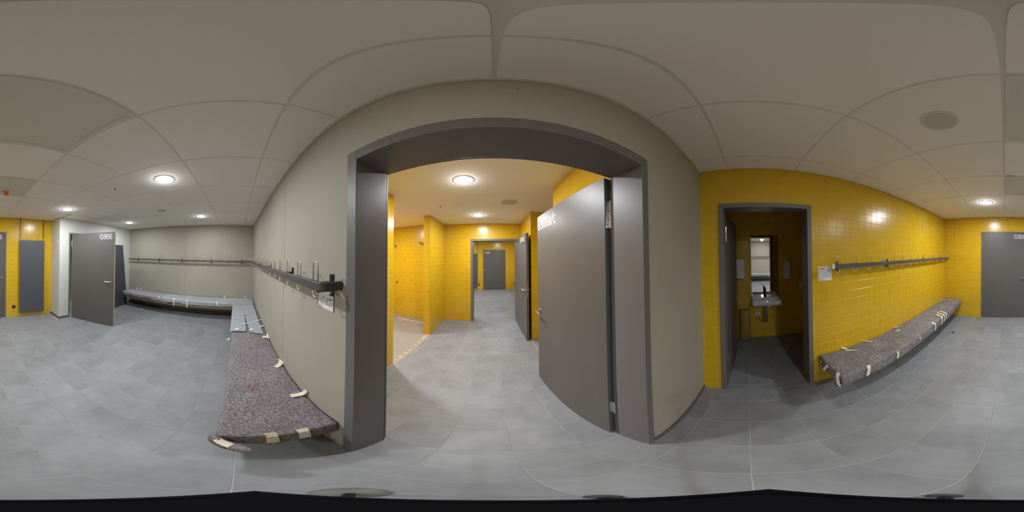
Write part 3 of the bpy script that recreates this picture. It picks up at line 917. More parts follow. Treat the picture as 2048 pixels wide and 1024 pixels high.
# ================================================================== COAT RAILS
def hook_mesh():
    mb = MB()
    r = 0.0225
    path = [(-r, 0, -0.012), (-r, 0, 0.03), (-r, 0, 0.066)]
    for i in range(1, 8):
        a = PI * i / 8
        path.append((-r * math.cos(a), 0, 0.066 + r * math.sin(a)))
    path += [(r, 0, 0.066), (r, 0, 0.03), (r, 0, -0.012)]
    mb.tube(path, 0.0032, 8)
    # small lower loop under the rail
    p2 = [(-r, 0, -0.052)]
    for i in range(0, 9):
        a = PI + PI * i / 8
        p2.append((r * math.cos(a), 0, -0.058 + 0.018 * math.sin(a)))
    p2.append((r, 0, -0.052))
    mb.tube(p2, 0.0032, 8)
    return mb
hm = mesh_only(hook_mesh(), 'hook', 'hook_steel')
for p in hm.polygons: p.use_smooth = True
ZR0, ZR1 = 1.455, 1.496
def bracket_parts(parent, pts, axis):
    for (x, y) in pts:
        mb = MB()
        if axis == 'x':      # on a wall running along x, wall at larger y
            mb.box(x - 0.015, x + 0.015, YP - 0.008, YP - 0.001, 1.412, 1.522)
            mb.box(x - 0.010, x + 0.010, YP - 0.088, YP - 0.008, 1.464, 1.488)
            sc = [((x, YP - 0.0095, z), 'y') for z in (1.428, 1.506)]
        elif axis == 'l':
            mb.box(XL + 0.001, XL + 0.008, y - 0.015, y + 0.015, 1.412, 1.522)
            mb.box(XL + 0.008, XL + 0.088, y - 0.010, y + 0.010, 1.464, 1.488)
            sc = [((XL + 0.008, y, z), 'x') for z in (1.428, 1.506)]
        else:
            mb.box(XR - 0.008, XR - 0.001, y - 0.015, y + 0.015, 1.412, 1.522)
            mb.box(XR - 0.080, XR - 0.008, y - 0.010, y + 0.010, 1.464, 1.488)
            sc = [((XR - 0.0095, y, z), 'x') for z in (1.428, 1.506)]
        br = mb.build('bracket', 'black_metal', parent, bevel=0.001)
        for c, ax in sc:
            MB().cyl(c, 0.006, 0.0015, ax, 10).build('screw', 'chrome', br)
# L-shaped rail on the two concrete walls
cr = thing('coat_rail', 'long dark grey coat rail with wire hooks running round the concrete walls', 'coat rail', (-2.4, YP, 1.47))
def rail_sweep(path, w, z0, z1):
    """a flat bar of thickness w standing on edge along a plan path"""
    P = [Vector(p) for p in path]
    n = len(P); rings = []
    for i, p in enumerate(P):
        d = (P[min(i+1, n-1)] - P[max(i-1, 0)]).normalized()
        nn = Vector((-d.y, d.x)) * w/2
        a, b = p + nn, p - nn
        c = 0.004
        rings.append([(a.x, a.y, z0 + c), (a.x, a.y, z1 - c), (a.x - nn.x*0.25, a.y - nn.y*0.25, z1), (b.x + nn.x*0.25, b.y + nn.y*0.25, z1),
                      (b.x, b.y, z1 - c), (b.x, b.y, z0 + c), (b.x + nn.x*0.25, b.y + nn.y*0.25, z0), (a.x - nn.x*0.25, a.y - nn.y*0.25, z0)])
    return MB().loft(rings)
YRAIL = YP - 0.100
XLR = XL + 0.100
path = [(-0.592, YP - 0.004), (-0.592, YRAIL + 0.03)]
for i in range(0, 7):
    a = -PI/2 * i / 6
    path.append((-0.592 - 0.025 + 0.025*math.cos(a), YRAIL + 0.025 + 0.025*math.sin(a)))
path += [(-1.0, YRAIL), (-2.0, YRAIL), (-3.5, YRAIL), (XLR + 0.04, YRAIL)]
for i in range(0, 7):
    a = PI/2 + PI/2 * i / 6
    path.append((XLR + 0.03 + 0.03*math.cos(a), YRAIL - 0.03 + 0.03*math.sin(a)))
path += [(XLR, -1.0), (XLR, -2.2), (XLR, -3.325)]
rail_sweep(path, 0.026, ZR0, ZR1).build('bar', 'rail_gray', cr, smooth=True, auto=35)
for i in range(18):
    inst('hook', hm, cr, (-0.655 - i*0.1965, YRAIL, ZR1 - 0.001))
for i in range(17):
    inst('hook', hm, cr, (XLR, 0.14 - i*0.205, ZR1 - 0.001), PI/2)
bracket_parts(cr, [(-0.665, 0), (-1.23, 0), (-2.05, 0), (-2.85, 0), (-3.65, 0)], 'x')
bracket_parts(cr, [(0, y) for y in (-3.012, -2.242, -1.512, -0.681, 0.129)], 'l')
MB().cyl((-0.622, YRAIL, ZR0 - 0.006), 0.010, 0.006, 'z', 14).build('foot_cap', 'black_metal', cr)

cr2 = thing('coat_rail', 'straight dark grey coat rail with wire hooks on the yellow tiled wall', 'coat rail', (XR, -2.3, 1.47))
XRR = XR - 0.090
rail_sweep([(XRR, -0.800), (XRR, -1.8), (XRR, -2.8), (XRR, YB + 0.01)], 0.026, 1.450, 1.498).build('bar', 'rail_gray', cr2)
for i in range(14):
    inst('hook', hm, cr2, (XRR, -0.845 - i*0.2115, 1.492), PI/2)
bracket_parts(cr2, [(0, y) for y in (-0.885, -1.680, -2.690, -3.520)], 'r')
MB().box(XRR - 0.016, XRR + 0.016, -0.802, -0.776, 1.452, 1.500).build('end_tape', 'tape', cr2, bevel=0.002)

# ================================================================== BENCHES
def padded_slab(x0, x1, y0, y1, z0, z1, step=0.05, amp=0.006, rad=0.022, seed=0, sag=0.0):
    """felt wrapped board: a soft box with rounded edges and lumpy faces"""
    bm = bmesh.new()
    nx, ny, nz = max(2, int((x1-x0)/step)), max(2, int((y1-y0)/step)), 3
    def grid(n):
        return [i/n for i in range(n+1)]
    vmap = {}
    def V(i, j, k):
        key = (i, j, k)
        if key not in vmap:
            vmap[key] = bm.verts.new((x0 + (x1-x0)*i/nx, y0 + (y1-y0)*j/ny, z0 + (z1-z0)*k/nz))
        return vmap[key]
    for i in range(nx):
        for j in range(ny):
            bm.faces.new([V(i, j, 0), V(i, j+1, 0), V(i+1, j+1, 0), V(i+1, j, 0)])
            bm.faces.new([V(i, j, nz), V(i+1, j, nz), V(i+1, j+1, nz), V(i, j+1, nz)])
    for i in range(nx):
        for k in range(nz):
            bm.faces.new([V(i, 0, k), V(i+1, 0, k), V(i+1, 0, k+1), V(i, 0, k+1)])
            bm.faces.new([V(i, ny, k), V(i, ny, k+1), V(i+1, ny, k+1), V(i+1, ny, k)])
    for j in range(ny):
        for k in range(nz):
            bm.faces.new([V(0, j, k), V(0, j, k+1), V(0, j+1, k+1), V(0, j+1, k)])
            bm.faces.new([V(nx, j, k), V(nx, j+1, k), V(nx, j+1, k+1), V(nx, j, k+1)])
    off = Vector((seed*7.3, seed*3.1, seed*1.7))
    for v in bm.verts:
        p = v.co.copy()
        n1 = noise.noise(p*5 + off); n2 = noise.noise(p*14 + off*2)
        n3 = noise.noise(Vector((p.y*6, p.x*6, p.z*9)) + off)
        top = (p.z - z0)/(z1 - z0)
        v.co.z += amp*(n1*1.0 + n2*0.5)*(1 if top > 0.6 else 0.8) - (1-top)*sag*abs(n3)
        if p.x <= x0 + 1e-5: v.co.x += amp*0.9*n3
        if p.x >= x1 - 1e-5: v.co.x += amp*0.9*n3
        if p.y <= y0 + 1e-5: v.co.y += amp*0.9*n3
        if p.y >= y1 - 1e-5: v.co.y += -abs(amp*0.5*n3)
        v.co.x = min(max(v.co.x, XL + 0.003), XR - 0.003) if z1 < 0.5 and y1 < 1 else min(v.co.x, 1.497)
    mb = MB()
    bm.verts.index_update()
    mb.v = [tuple(v.co) for v in bm.verts]
    mb.f = [tuple(v.index for v in f.verts) for f in bm.faces]
    bm.free()
    return mb
def felt_cover(parent, *a, **k):
    o = padded_slab(*a, **k).build('felt_cover', 'felt', parent, smooth=True)
    b = o.modifiers.new('bevel', 'BEVEL'); b.width = k.get('rad', 0.016); b.segments = 3; b.limit_method = 'ANGLE'; b.angle_limit = R(50)
    return o
def bench_frame(parent, x0, x1, y0, y1, wall, apron=True):
    """seat board and cantilever brackets under the wrapping"""
    MB().box(x0 + 0.015, x1 - 0.015, y0 + 0.015, y1 - 0.015, 0.288, 0.330).build('seat_board', 'wood', parent, bevel=0.002)
    if wall == 'N':
        n = max(2, int((x1-x0)/1.1))
        for i in range(n):
            x = x0 + 0.35 + (x1 - x0 - 0.7)*i/(n-1)
            mb = MB(); mb.box(x - 0.02, x + 0.02, y0 + 0.10, y1 + 0.001, 0.248, 0.288); mb.box(x - 0.02, x + 0.02, y1 - 0.03, y1 + 0.001, 0.12, 0.248)
            mb.build('bracket', 'black_metal', parent)
    elif wall == 'W':
        n = max(2, int((y1-y0)/1.1))
        for i in range(n):
            y = y0 + 0.35 + (y1 - y0 - 0.7)*i/(n-1)
            mb = MB(); mb.box(x0 - 0.001, x1 - 0.10, y - 0.02, y + 0.02, 0.248, 0.288); mb.box(x0 - 0.001, x0 + 0.03, y - 0.02, y + 0.02, 0.12, 0.248)
            mb.build('bracket', 'black_metal', parent)
    else:
        n = max(2, int((y1-y0)/1.1))
        for i in range(n):
            y = y0 + 0.35 + (y1 - y0 - 0.7)*i/(n-1)
            mb = MB(); mb.box(x0 + 0.10, x1 + 0.001, y - 0.02, y + 0.02, 0.248, 0.288); mb.box(x1 - 0.03, x1 + 0.001, y - 0.02, y + 0.02, 0.12, 0.248)
            mb.build('bracket', 'black_metal', parent)
def tape(parent, path, wv, m='tape'):
    mb = MB().strip(path, wv, 0.0018)
    mb.v = [(min(max(p[0], XL + 0.0025), XR - 0.0025), min(p[1], YP - 0.0025), p[2]) for p in mb.v]
    mb.build('tape_strip', m, parent)
def sheet_mesh(name, parent, us, f, m='sheet', nv=24, t=0.002):
    """thin sheet: f(u,v)->point, u over us steps and v in 0..1; given thickness with a solidify modifier"""
    mb = MB(); nu = us
    for i in range(nu+1):
        for j in range(nv+1):
            mb.v.append(tuple(f(i/nu, j/nv)))
    for i in range(nu):
        for j in range(nv):
            a = i*(nv+1)+j
            mb.f.append((a, a+1, a+nv+2, a+nv+1))
    o = mb.build(name, m, parent, smooth=True)
    s_ = o.modifiers.new('solid', 'SOLIDIFY'); s_.thickness = t; s_.offset = 1
    return o

# --- bench below the concrete portal wall
bx0, bx1, by0, by1 = XL + 0.56, -0.585, -0.055, YP - 0.004
bA = thing('bench', 'wall bench wrapped in grey mottled felt along the concrete portal wall', 'bench', (-2.2, 0.2, 0), group='wrapped wall benches')
bench_frame(bA, bx0, bx1, by0, by1, 'N')
felt_cover(bA, bx0, bx1, by0, by1, 0.302, 0.438, step=0.035, seed=1, amp=0.008, sag=0.020)
# drooping felt corner with its tape
mb = MB()
pth = [(-0.604, -0.058, 0.405), (-0.592, -0.050, 0.383), (-0.572, -0.032, 0.366), (-0.548, -0.004, 0.352), (-0.528, 0.026, 0.343), (-0.508, 0.052, 0.340), (-0.500, 0.062, 0.341)]
mb.tube(pth, [0.026, 0.036, 0.033, 0.035, 0.031, 0.024, 0.008], 14)
mb.v = [(p[0] + 0.006*noise.noise(Vector(p)*45), p[1] + 0.006*noise.noise(Vector(p)*45 + Vector((9, 0, 0))), p[2] + 0.008*noise.noise(Vector(p)*40 + Vector((0, 9, 0)))) for p in mb.v]
mb.build('felt_flap', 'felt', bA, smooth=True)
tape(bA, [(-0.575, -0.052, 0.412), (-0.556, -0.034, 0.402), (-0.538, -0.010, 0.392), (-0.530, 0.002, 0.386)], (-0.014, 0.011, 0.004))
mb = MB(); mb.tube([(-0.592, 0.10, 0.315), (-0.582, 0.13, 0.300), (-0.580, 0.165, 0.298), (-0.592, 0.21, 0.312)], [0.008, 0.018, 0.017, 0.006], 8)
mb.build('felt_flap', 'felt', bA, smooth=True)
for yy, dz in ((0.145, -0.012), (0.270, 0.004)):
    tape(bA, [(-0.605, yy, 0.449 + dz*0.2), (-0.580, yy + 0.002, 0.436 + dz), (-0.575, yy + 0.004, 0.385 + dz), (-0.574, yy + 0.006, 0.335 + dz)], (0, 0.024, 0.001))
# torn sheets laid over the far half
def tear(v, s):
    return 0.03*noise.noise(Vector((v*9 + s, s, 0))) + 0.012*noise.noise(Vector((v*30 + s, s, 3)))
def shA(u, v):
    x = (-2.33 + tear(v, 1)) * (1-u) + (-3.82)*u
    y = by0 - 0.014 + max(0.0, (v - 0.10)/0.90)*(0.247 - 0.02*(1-u)**2)
    z = 0.454 + 0.005*noise.noise(Vector((x*3, y*8, 1))) + 0.005*abs(noise.noise(Vector((x*7, y*22, 5)))) + 0.002*noise.noise(Vector((x*30, y*30, 5)))
    if v < 0.10: z -= (0.10 - v)*0.55; 
    return (x, y - (0.004 if v < 0.1 else 0), z)
def shB(u, v):
    x = (-2.30 + tear(v, 4) + 0.10*v) * (1-u) + (-3.82)*u
    y = 0.172 + (0.045*(1-u)**3) + v*(0.235 - 0.045*(1-u)**3 - 0.02*(1-u))
    z = 0.457 + 0.005*noise.noise(Vector((x*3, y*8, 7))) + 0.005*abs(noise.noise(Vector((x*7, y*22, 9)))) + 0.002*noise.noise(Vector((x*30, y*30, 9)))
    return (x, y, z)
sheet_mesh('cover_sheet', bA, 100, shA)
sheet_mesh('cover_sheet', bA, 100, shB)
for (xa, ya, xb, yb, wd) in ((-2.56, 0.05, -2.68, 0.33, 0.010), (-3.05, 0.03, -3.12, 0.22, 0.009), (-2.72, 0.31, -2.78, 0.46, 0.012), (-2.45, 0.36, -2.52, 0.46, 0.012),
                             (-3.35, 0.28, -3.33, 0.43, 0.009), (-3.55, 0.10, -3.50, 0.38, 0.008), (-2.36, 0.00, -2.42, 0.06, 0.022), (-2.34, 0.21, -2.40, 0.26, 0.022), (-2.85, -0.05, -2.88, 0.02, 0.01)):
    d = Vector((xb-xa, yb-ya, 0)); n = Vector((-d.y, d.x, 0)).normalized()*wd
    tape(bA, [(xa, ya, 0.467), ((xa+xb)/2, (ya+yb)/2, 0.470), (xb, yb, 0.467)], n, 'tape_white')
# loose masking tape at the wall side
tape(bA, [(-0.955, 0.345, 0.451), (-0.950, 0.385, 0.454), (-0.948, 0.412, 0.458), (-0.938, 0.428, 0.480), (-0.925, 0.437, 0.52)], (0.020, 0.0, 0.0))
tape(bA, [(-1.40, 0.36, 0.450), (-1.43, 0.40, 0.452), (-1.48, 0.430, 0.455), (-1.53, 0.435, 0.455)], (0.018, 0.014, 0))
tape(bA, [(-1.43, 0.425, 0.451), (-1.415, 0.438, 0.462), (-1.46, 0.4405, 0.478)], (0.010, 0, 0.006))
tape(bA, [(-2.16, 0.37, 0.451), (-2.10, 0.43, 0.454), (-2.06, 0.438, 0.46)], (0.012, -0.014, 0))
tape(bA, [(-2.10, 0.36, 0.451), (-2.14, 0.43, 0.456), (-2.2, 0.44, 0.47)], (0.012, 0.010, 0))
tape(bA, [(-2.20, -0.075, 0.40), (-2.22, -0.10, 0.36), (-2.24, -0.115, 0.345)], (0.014, 0.004, 0))
# red fibres in the felt
for (x, y) in ((-1.83, 0.17), (-1.15, 0.10), (-1.10, 0.115)):
    mb = MB(); mb.strip([(x - 0.030, y, 0.4465), (x - 0.008, y + 0.006, 0.4475), (x + 0.012, y - 0.004, 0.4475), (x + 0.030, y + 0.003, 0.4465)], (0.001, 0.0055, 0), 0.0010)
    mb.build('red_fibre', 'red_wool', bA)

# --- bench below the concrete end wall
bB = thing('bench', 'long wall bench wrapped in grey sheeting along the concrete end wall', 'bench', (XL + 0.25, -1.6, 0), group='wrapped wall benches')
bench_frame(bB, XL + 0.005, XL + 0.488, -3.225, -0.06, 'W')
MB().box(XL + 0.462, XL + 0.482, -3.21, -0.075, 0.286, 0.378).build('apron_board', 'wood', bB, bevel=0.002)
felt_cover(bB, XL + 0.004, XL + 0.492, -3.230, YP - 0.006, 0.378, 0.455, step=0.06, seed=3, amp=0.009, sag=0.008)
def shC(u, v):
    y = -1.95*(1-u) + (YP - 0.02)*u + 0.06*noise.noise(Vector((v*4, 2, 0)))*(1-u)
    x = XL + 0.03 + min(v/0.80, 1.0)*0.476
    drop = 0.0
    if v > 0.78: drop = 0.006
    if v > 0.80: drop = 0.008 + (v - 0.80)/0.20*(0.105 + 0.035*noise.noise(Vector((y*3, 1, 4))))
    z = 0.469 + 0.009*noise.noise(Vector((x*6, y*5, 2))) + 0.007*abs(noise.noise(Vector((x*15, y*9, 8)))) + 0.004*noise.noise(Vector((x*34, y*26, 3))) - drop
    x += (0.004 + 0.012*abs(noise.noise(Vector((y*8, v*3, 11)))) if v > 0.80 else 0)
    return (x, y, z)
sheet_mesh('cover_sheet', bB, 140, shC, nv=40)
def shD(u, v):
    y = -3.225*(1-u) + (-1.80)*u
    x = XL + 0.02 + min(v/0.80, 1.0)*0.486
    drop = 0.0
    if v > 0.78: drop = 0.006
    if v > 0.80: drop = 0.008 + (v - 0.80)/0.20*(0.088 + 0.035*noise.noise(Vector((y*4, 5, 4))))
    z = 0.466 + 0.010*noise.noise(Vector((x*6, y*6, 12))) + 0.007*abs(noise.noise(Vector((x*15, y*9, 18)))) + 0.004*noise.noise(Vector((x*34, y*26, 13))) - drop
    return (x + (0.004 + 0.012*abs(noise.noise(Vector((y*9, v*3, 3)))) if v > 0.80 else 0), y, z)
MATS['sheet_violet'] = mat('sheet_violet', (0.36, 0.35, 0.39), 0.35, var=0.15, vscale=9, bump=0.3, bscale=14)
sheet_mesh('cover_sheet', bB, 90, shD, m='sheet_violet', nv=40)
XF = XL + 0.526
for yy, l, dz in ((-1.55, 0.15, 0), (-1.20, 0.15, 0), (-0.45, 0.05, 0.03), (-1.98, 0.06, 0.02)):
    tape(bB, [(XF - 0.06, yy - 0.01, 0.480), (XF - 0.012, yy, 0.466), (XF, yy, 0.435), (XF - 0.002, yy + 0.01, 0.435 - l)], (0, 0.013, 0.0), 'tape_white')
for (xa, ya, xb, yb) in ((0.35, -2.05, 0.30, -1.60), (0.20, -1.95, 0.25, -1.55), (0.42, -1.95, 0.40, -1.65), (0.08, -2.85, 0.05, -2.6), (0.10, -1.35, 0.30, -1.10),
                         (0.33, -0.40, 0.12, 0.02), (0.26, -0.42, 0.08, 0.00), (0.40, -0.40, 0.18, 0.06), (0.36, -0.25, 0.20, 0.15), (0.30, 0.05, 0.22, 0.36), (0.20, 0.0, 0.15, 0.34)):
    d = Vector((xb-xa, yb-ya, 0)); n = Vector((-d.y, d.x, 0)).normalized()*0.011
    tape(bB, [(XL + xa, ya, 0.480), (XL + (xa+xb)/2, (ya+yb)/2, 0.484), (XL + xb, yb, 0.481)], n, 'tape_white')
for yy in (-3.05, -2.90, -0.31, 0.25):
    tape(bB, [(XL + 0.05, yy, 0.480), (XL + 0.008, yy, 0.484), (XL + 0.005, yy + 0.005, 0.525)], (0, 0.015, 0), 'tape_white')
MB().box(XL + 0.4825, XL + 0.486, -1.74, -1.62, 0.315, 0.345).build('bracket_cover', 'black_plastic', bB)

# --- bench below the yellow wall
bC = thing('bench', 'wall bench wrapped in grey mottled felt along the yellow tiled wall', 'bench', (1.25, -2.2, 0), group='wrapped wall benches')
cx0 = 1.045
bench_frame(bC, cx0, XR - 0.004, -3.80, -0.66, 'E')
felt_cover(bC, cx0, XR - 0.004, -3.815, -0.660, 0.303, 0.446, step=0.035, seed=5, amp=0.010, sag=0.014)
mb = MB(); mb.tube([(1.06, -0.645, 0.325), (1.055, -0.638, 0.305), (1.08, -0.634, 0.290), (1.13, -0.640, 0.288)], [0.012, 0.018, 0.014, 0.006], 8)
mb.build('felt_flap', 'felt', bC, smooth=True)
ztop = 0.460
for pth, wv in (
    ([(1.478, -0.935, 0.475), (1.470, -0.945, 0.463), (1.42, -0.965, ztop)], (0.004, 0.017, 0)),
    ([(1.405, -0.935, ztop), (1.365, -0.995, ztop + 0.004), (1.345, -1.03, ztop)], (0.014, 0.008, 0)),
    ([(1.478, -1.21, 0.47), (1.468, -1.24, 0.462), (1.38, -1.30, ztop)], (0.008, 0.013, 0)),
    ([(1.40, -0.650, 0.418), (1.395, -0.645, 0.385)], (0.009, 0, 0.003)),
    ([(1.26, -0.648, 0.440), (1.285, -0.640, 0.40), (1.31, -0.630, 0.345)], (0.010, 0, 0.012)),
    ([(1.10, -0.665, 0.458), (1.085, -0.640, 0.42), (1.05, -0.630, 0.305)], (0.017, 0.004, 0)),
    ([(1.045, -0.925, 0.456), (1.032, -0.930, 0.425), (1.030, -0.91, 0.325)], (0.0, 0.020, 0)),
    ([(1.035, -1.33, 0.443), (1.031, -1.335, 0.415), (1.032, -1.33, 0.335)], (0.0, 0.017, 0)),
    ([(1.034, -1.80, 0.43), (1.030, -1.80, 0.39)], (0.0, 0.014, 0)),
    ([(1.18, -2.62, ztop), (1.06, -2.58, ztop + 0.002), (1.032, -2.56, 0.43), (1.030, -2.545, 0.32)], (0.0, 0.022, 0)),
    ([(1.20, -2.72, ztop), (1.06, -2.68, ztop + 0.002), (1.032, -2.665, 0.43), (1.030, -2.65, 0.335)], (0.0, 0.020, 0)),
    ([(1.19, -2.82, ztop), (1.06, -2.78, ztop + 0.002), (1.032, -2.765, 0.43), (1.030, -2.75, 0.34)], (0.0, 0.018, 0)),
    ([(1.10, -2.28, ztop), (1.034, -2.28, 0.435), (1.030, -2.27, 0.32)], (0.0, 0.018, 0)),
    ([(1.47, -3.50, 0.462), (1.43, -3.56, 0.462), (1.40, -3.62, 0.462)], (0.02, 0.012, 0)),
    ([(1.46, -3.36, 0.463), (1.41, -3.42, 0.464)], (0.02, 0.012, 0)),
    ([(1.30, -3.64, 0.462), (1.25, -3.70, 0.464)], (0.02, 0.012, 0)),
    ([(1.36, -1.72, ztop + 0.003), (1.34, -1.78, ztop + 0.003)], (0.014, 0.006, 0)),
    ([(1.47, -1.80, 0.464), (1.44, -1.87, 0.462)], (0.014, 0.006, 0)),
):
    tape(bC, pth, wv)

# --- bench of the far room
bD = thing('bench', 'wall bench of the far changing room just showing beside the second door', 'bench', (1.25, 6.6, 0), group='wrapped wall benches')
bench_frame(bD, 1.03, 1.4955, 5.0, YF - 0.02, 'E')
felt_cover(bD, 1.03, 1.496, 5.0, YF - 0.02, 0.303, 0.440, step=0.06, seed=8, amp=0.008)

# ================================================================== RADIATORS, BOARD, SIGNS, SOCKETS
def radiator(x0, x1, ywall, out, label, z0=0.118, z1=1.925):
    """flat panel radiator in front of a wall; out = +1 when the room lies at larger y"""
    t = thing('panel_radiator', label, 'radiator', ((x0+x1)/2, ywall + out*0.05, 0), group='flat panel radiators')
    y0, y1 = ywall + out*0.050, ywall + out*0.072
    MB().box(x0, x1, y0, y1, z0, z1).build('panel', 'radiator', t, bevel=0.003)
    for x in (x0 + 0.016, x1 - 0.016):
        yy = ywall + out*0.038
        MB().tube([(x, yy, z1 - 0.03), (x, yy, 2.1), (x, yy, CEIL)], 0.007, 10).build('supply_pipe', 'black_metal', t, smooth=True)
        vb = MB(); vb.cyl((x, yy, z1 + 0.005), 0.012, 0.05, 'z', 12); vb.cyl((x, yy, z1 + 0.03), 0.008, 0.03, 'y' if out > 0 else 'y', 10)
        vb.build('valve', 'steel', t, smooth=True, auto=40)
        MB().cyl((x, y1 - 0.0005, z1 - 0.022) if out > 0 else (x, y1 - 0.003, z1 - 0.022), 0.010, 0.0035, 'y', 12).build('bolt', 'chrome', t)
        for zz in (z0 + 0.05, z1 - 0.10):
            MB().box(x - 0.012, x + 0.012, ywall + out*0.0005, y0, zz, zz + 0.04).build('wall_bracket', 'steel', t)
    return t
radiator(-1.560, -0.930, YB, 1, 'tall flat grey panel radiator on the yellow wall beside the closed door G906')
radiator(-1.41, -0.785, YF, -1, 'tall flat grey panel radiator on the end wall of the far room', z0=0.105, z1=1.865)

# dark board leaning on the pale wall
lbd = thing('leaning_board', 'dark blue-grey board leaning against the pale wall behind the open door', 'board', (-3.77, -3.24, 0))
mb = MB()
y_b, y_t = -3.205, -3.362
r0 = [(-4.078, y_b, 0.003), (-3.452, y_b, 0.003), (-3.452, y_b - 0.022, 0.003), (-4.078, y_b - 0.022, 0.003)]
r1 = [(-4.004, y_t, 1.900), (-3.390, y_t, 1.895), (-3.390, y_t - 0.022, 1.893), (-4.004, y_t - 0.022, 1.898)]
mb.loft([r0, r1]).build('panel', 'dark_board', lbd, bevel=0.003)
mb = MB()
mb.loft([[(-4.004, y_t + 0.001, 1.886), (-3.390, y_t + 0.001, 1.881), (-3.390, y_t - 0.023, 1.879), (-4.004, y_t - 0.023, 1.884)],
         [(-4.002, y_t, 1.905), (-3.390, y_t, 1.900), (-3.390, y_t - 0.022, 1.898), (-4.002, y_t - 0.022, 1.903)]]).build('top_edge', 'black_plastic', lbd)

def socket(x, z, ywall, out, label):
    t = thing('wall_socket', label, 'socket', (x, ywall, z), group='black wall sockets')
    a, b = sorted((ywall + out*0.0005, ywall + out*0.010))
    MB().box(x - 0.041, x + 0.041, a, b, z - 0.041, z + 0.041).build('cover_plate', 'black_plastic', t, bevel=0.002)
    c = (x, b - 0.001, z) if out > 0 else (x, a - 0.002, z)
    MB().cyl(c, 0.021, 0.003, 'y', 18).build('inset', 'rubber', t)
socket(-0.803, 0.270, YB, 1, 'black square wall socket low on the yellow wall by the closed door G906')
socket(-0.690, 0.268, YF, -1, 'black square wall socket low on the end wall of the far room')

# notices
def bars(mb, x0, x1, z, h, seed, dens=0.75, unit=0.006):
    rnd = random.Random(seed); x = x0
    while x < x1:
        l = unit*rnd.uniform(0.5, 1.4)
        if rnd.random() < dens:
            mb.box(x, min(x + l*0.8, x1), -0.0014, -0.0008, z, z + h*rnd.uniform(0.75, 1.0))
        x += l
n1 = thing('paper_notice', 'white paper notice under the coat rail end beside the portal', 'notice', (-0.722, YP - 0.001, 1.40), 0)
MB().box(-0.074, 0.074, -0.001, 0.0, -0.072, 0.070).build('sheet', 'paper', n1, local=True)
MB().box(0.0715, 0.0745, -0.003, 0.0, -0.072, 0.070).build('edge_strip', 'ink', n1, local=True)
mb = MB()
bars(mb, -0.062, 0.060, 0.006, 0.0035, 1, 0.95, 0.01)
bars(mb, -0.062, 0.060, -0.018, 0.014, 2, 0.8, 0.012)
bars(mb, -0.060, 0.058, -0.032, 0.008, 3, 0.8, 0.009)
bars(mb, -0.058, 0.056, -0.048, 0.008, 4, 0.8, 0.008)
mb.build('print', 'ink_gray', n1, local=True)
n2 = thing('paper_notice', 'white paper notice on the yellow tiles beside the washroom doorway', 'notice', (XR - 0.001, -0.747, 1.400), -PI/2)
MB().box(-0.077, 0.077, -0.001, 0.0, -0.072, 0.072).build('sheet', 'paper', n2, local=True)
mb = MB()
bars(mb, -0.064, 0.000, 0.046, 0.010, 5, 0.95, 0.010)
mb.build('heading_print', 'ink', n2, local=True)
mb = MB()
bars(mb, 0.014, 0.034, 0.050, 0.006, 6, 0.9, 0.006)
bars(mb, -0.064, 0.010, 0.036, 0.003, 7, 0.7)
bars(mb, 0.014, 0.060, 0.030, 0.003, 8, 0.7)
bars(mb, 0.030, 0.066, 0.022, 0.003, 12, 0.6)
mb.box(-0.064, 0.070, -0.0014, -0.0008, -0.042, -0.0405)
bars(mb, -0.064, -0.034, -0.054, 0.004, 9, 0.9)
bars(mb, -0.064, -0.030, -0.064, 0.004, 10, 0.9)
mb.build('print', 'ink_gray', n2, local=True)

def doorstop(x, y, label):
    t = thing('floor_doorstop', label, 'doorstop', (x, y, 0), group='floor doorstops')
    MB().lathe((0, 0, 0), [(0.022, 0.0005), (0.022, 0.004), (0.019, 0.006), (0.016, 0.030), (0.002, 0.032)]).build('body', 'chrome', t, smooth=True, local=True, auto=40)
    MB().lathe((0, 0, 0), [(0.0165, 0.010), (0.0235, 0.011), (0.0235, 0.020), (0.0165, 0.021)]).build('rubber_ring', 'rubber', t, smooth=True, local=True, auto=40)
doorstop(0.935, -2.850, 'small steel doorstop on the floor beside the felt covered bench')
doorstop(-0.640, 5.790, 'small steel doorstop on the floor of the far room')
hk = thing('wall_button', 'tiny white button on the narrow return of the pale wall', 'button', (XJ + 0.001, -3.48, 1.895))
MB().cyl((XJ + 0.0005, -3.50, 1.895), 0.011, 0.010, 'x', 14).build('knob', 'white_plastic', hk)
MB().box(XJ + 0.0005, XJ + 0.005, -3.515, -3.485, 1.865, 1.925).build('back_plate', 'white_plastic', hk, bevel=0.001)

# ================================================================== SHOWER FITTINGS
YS = 3.760
for x, z, lb_ in ((-2.52, 2.005, 'chrome shower head left of the two on the yellow shower wall'), (-1.757, 2.022, 'chrome shower head right of the two, next to the partition')):
    t = thing('shower_spray', lb_, 'shower', (x, YS, z), group='wall shower sprays')
    MB().cyl((x, YS - 0.008, z), 0.036, 0.0075, 'y', 20).build('wall_flange', 'chrome', t, smooth=True, auto=40)
    mb = MB(); mb.tube([(x, YS - 0.006, z), (x, YS - 0.05, z), (x, YS - 0.085, z - 0.022)], [0.020, 0.024, 0.034], 14)
    mb.build('spray_body', 'chrome', t, smooth=True, auto=40)
    mb = MB(); mb.tube([(x, YS - 0.085, z - 0.022), (x, YS - 0.098, z - 0.030)], [0.034, 0.030], 16)
    mb.build('spray_face', 'steel', t, smooth=True, auto=40)
t = thing('shower_button', 'round steel shower button low on the yellow shower wall', 'button', (-2.485, YS, 0.966))
MB().cyl((-2.485, YS - 0.012, 0.966), 0.034, 0.0115, 'y', 20).build('flange', 'steel', t, smooth=True, auto=40)
MB().cyl((-2.485, YS - 0.040, 0.966), 0.018, 0.028, 'y', 16).build('push_knob', 'copper', t, smooth=True, auto=40)

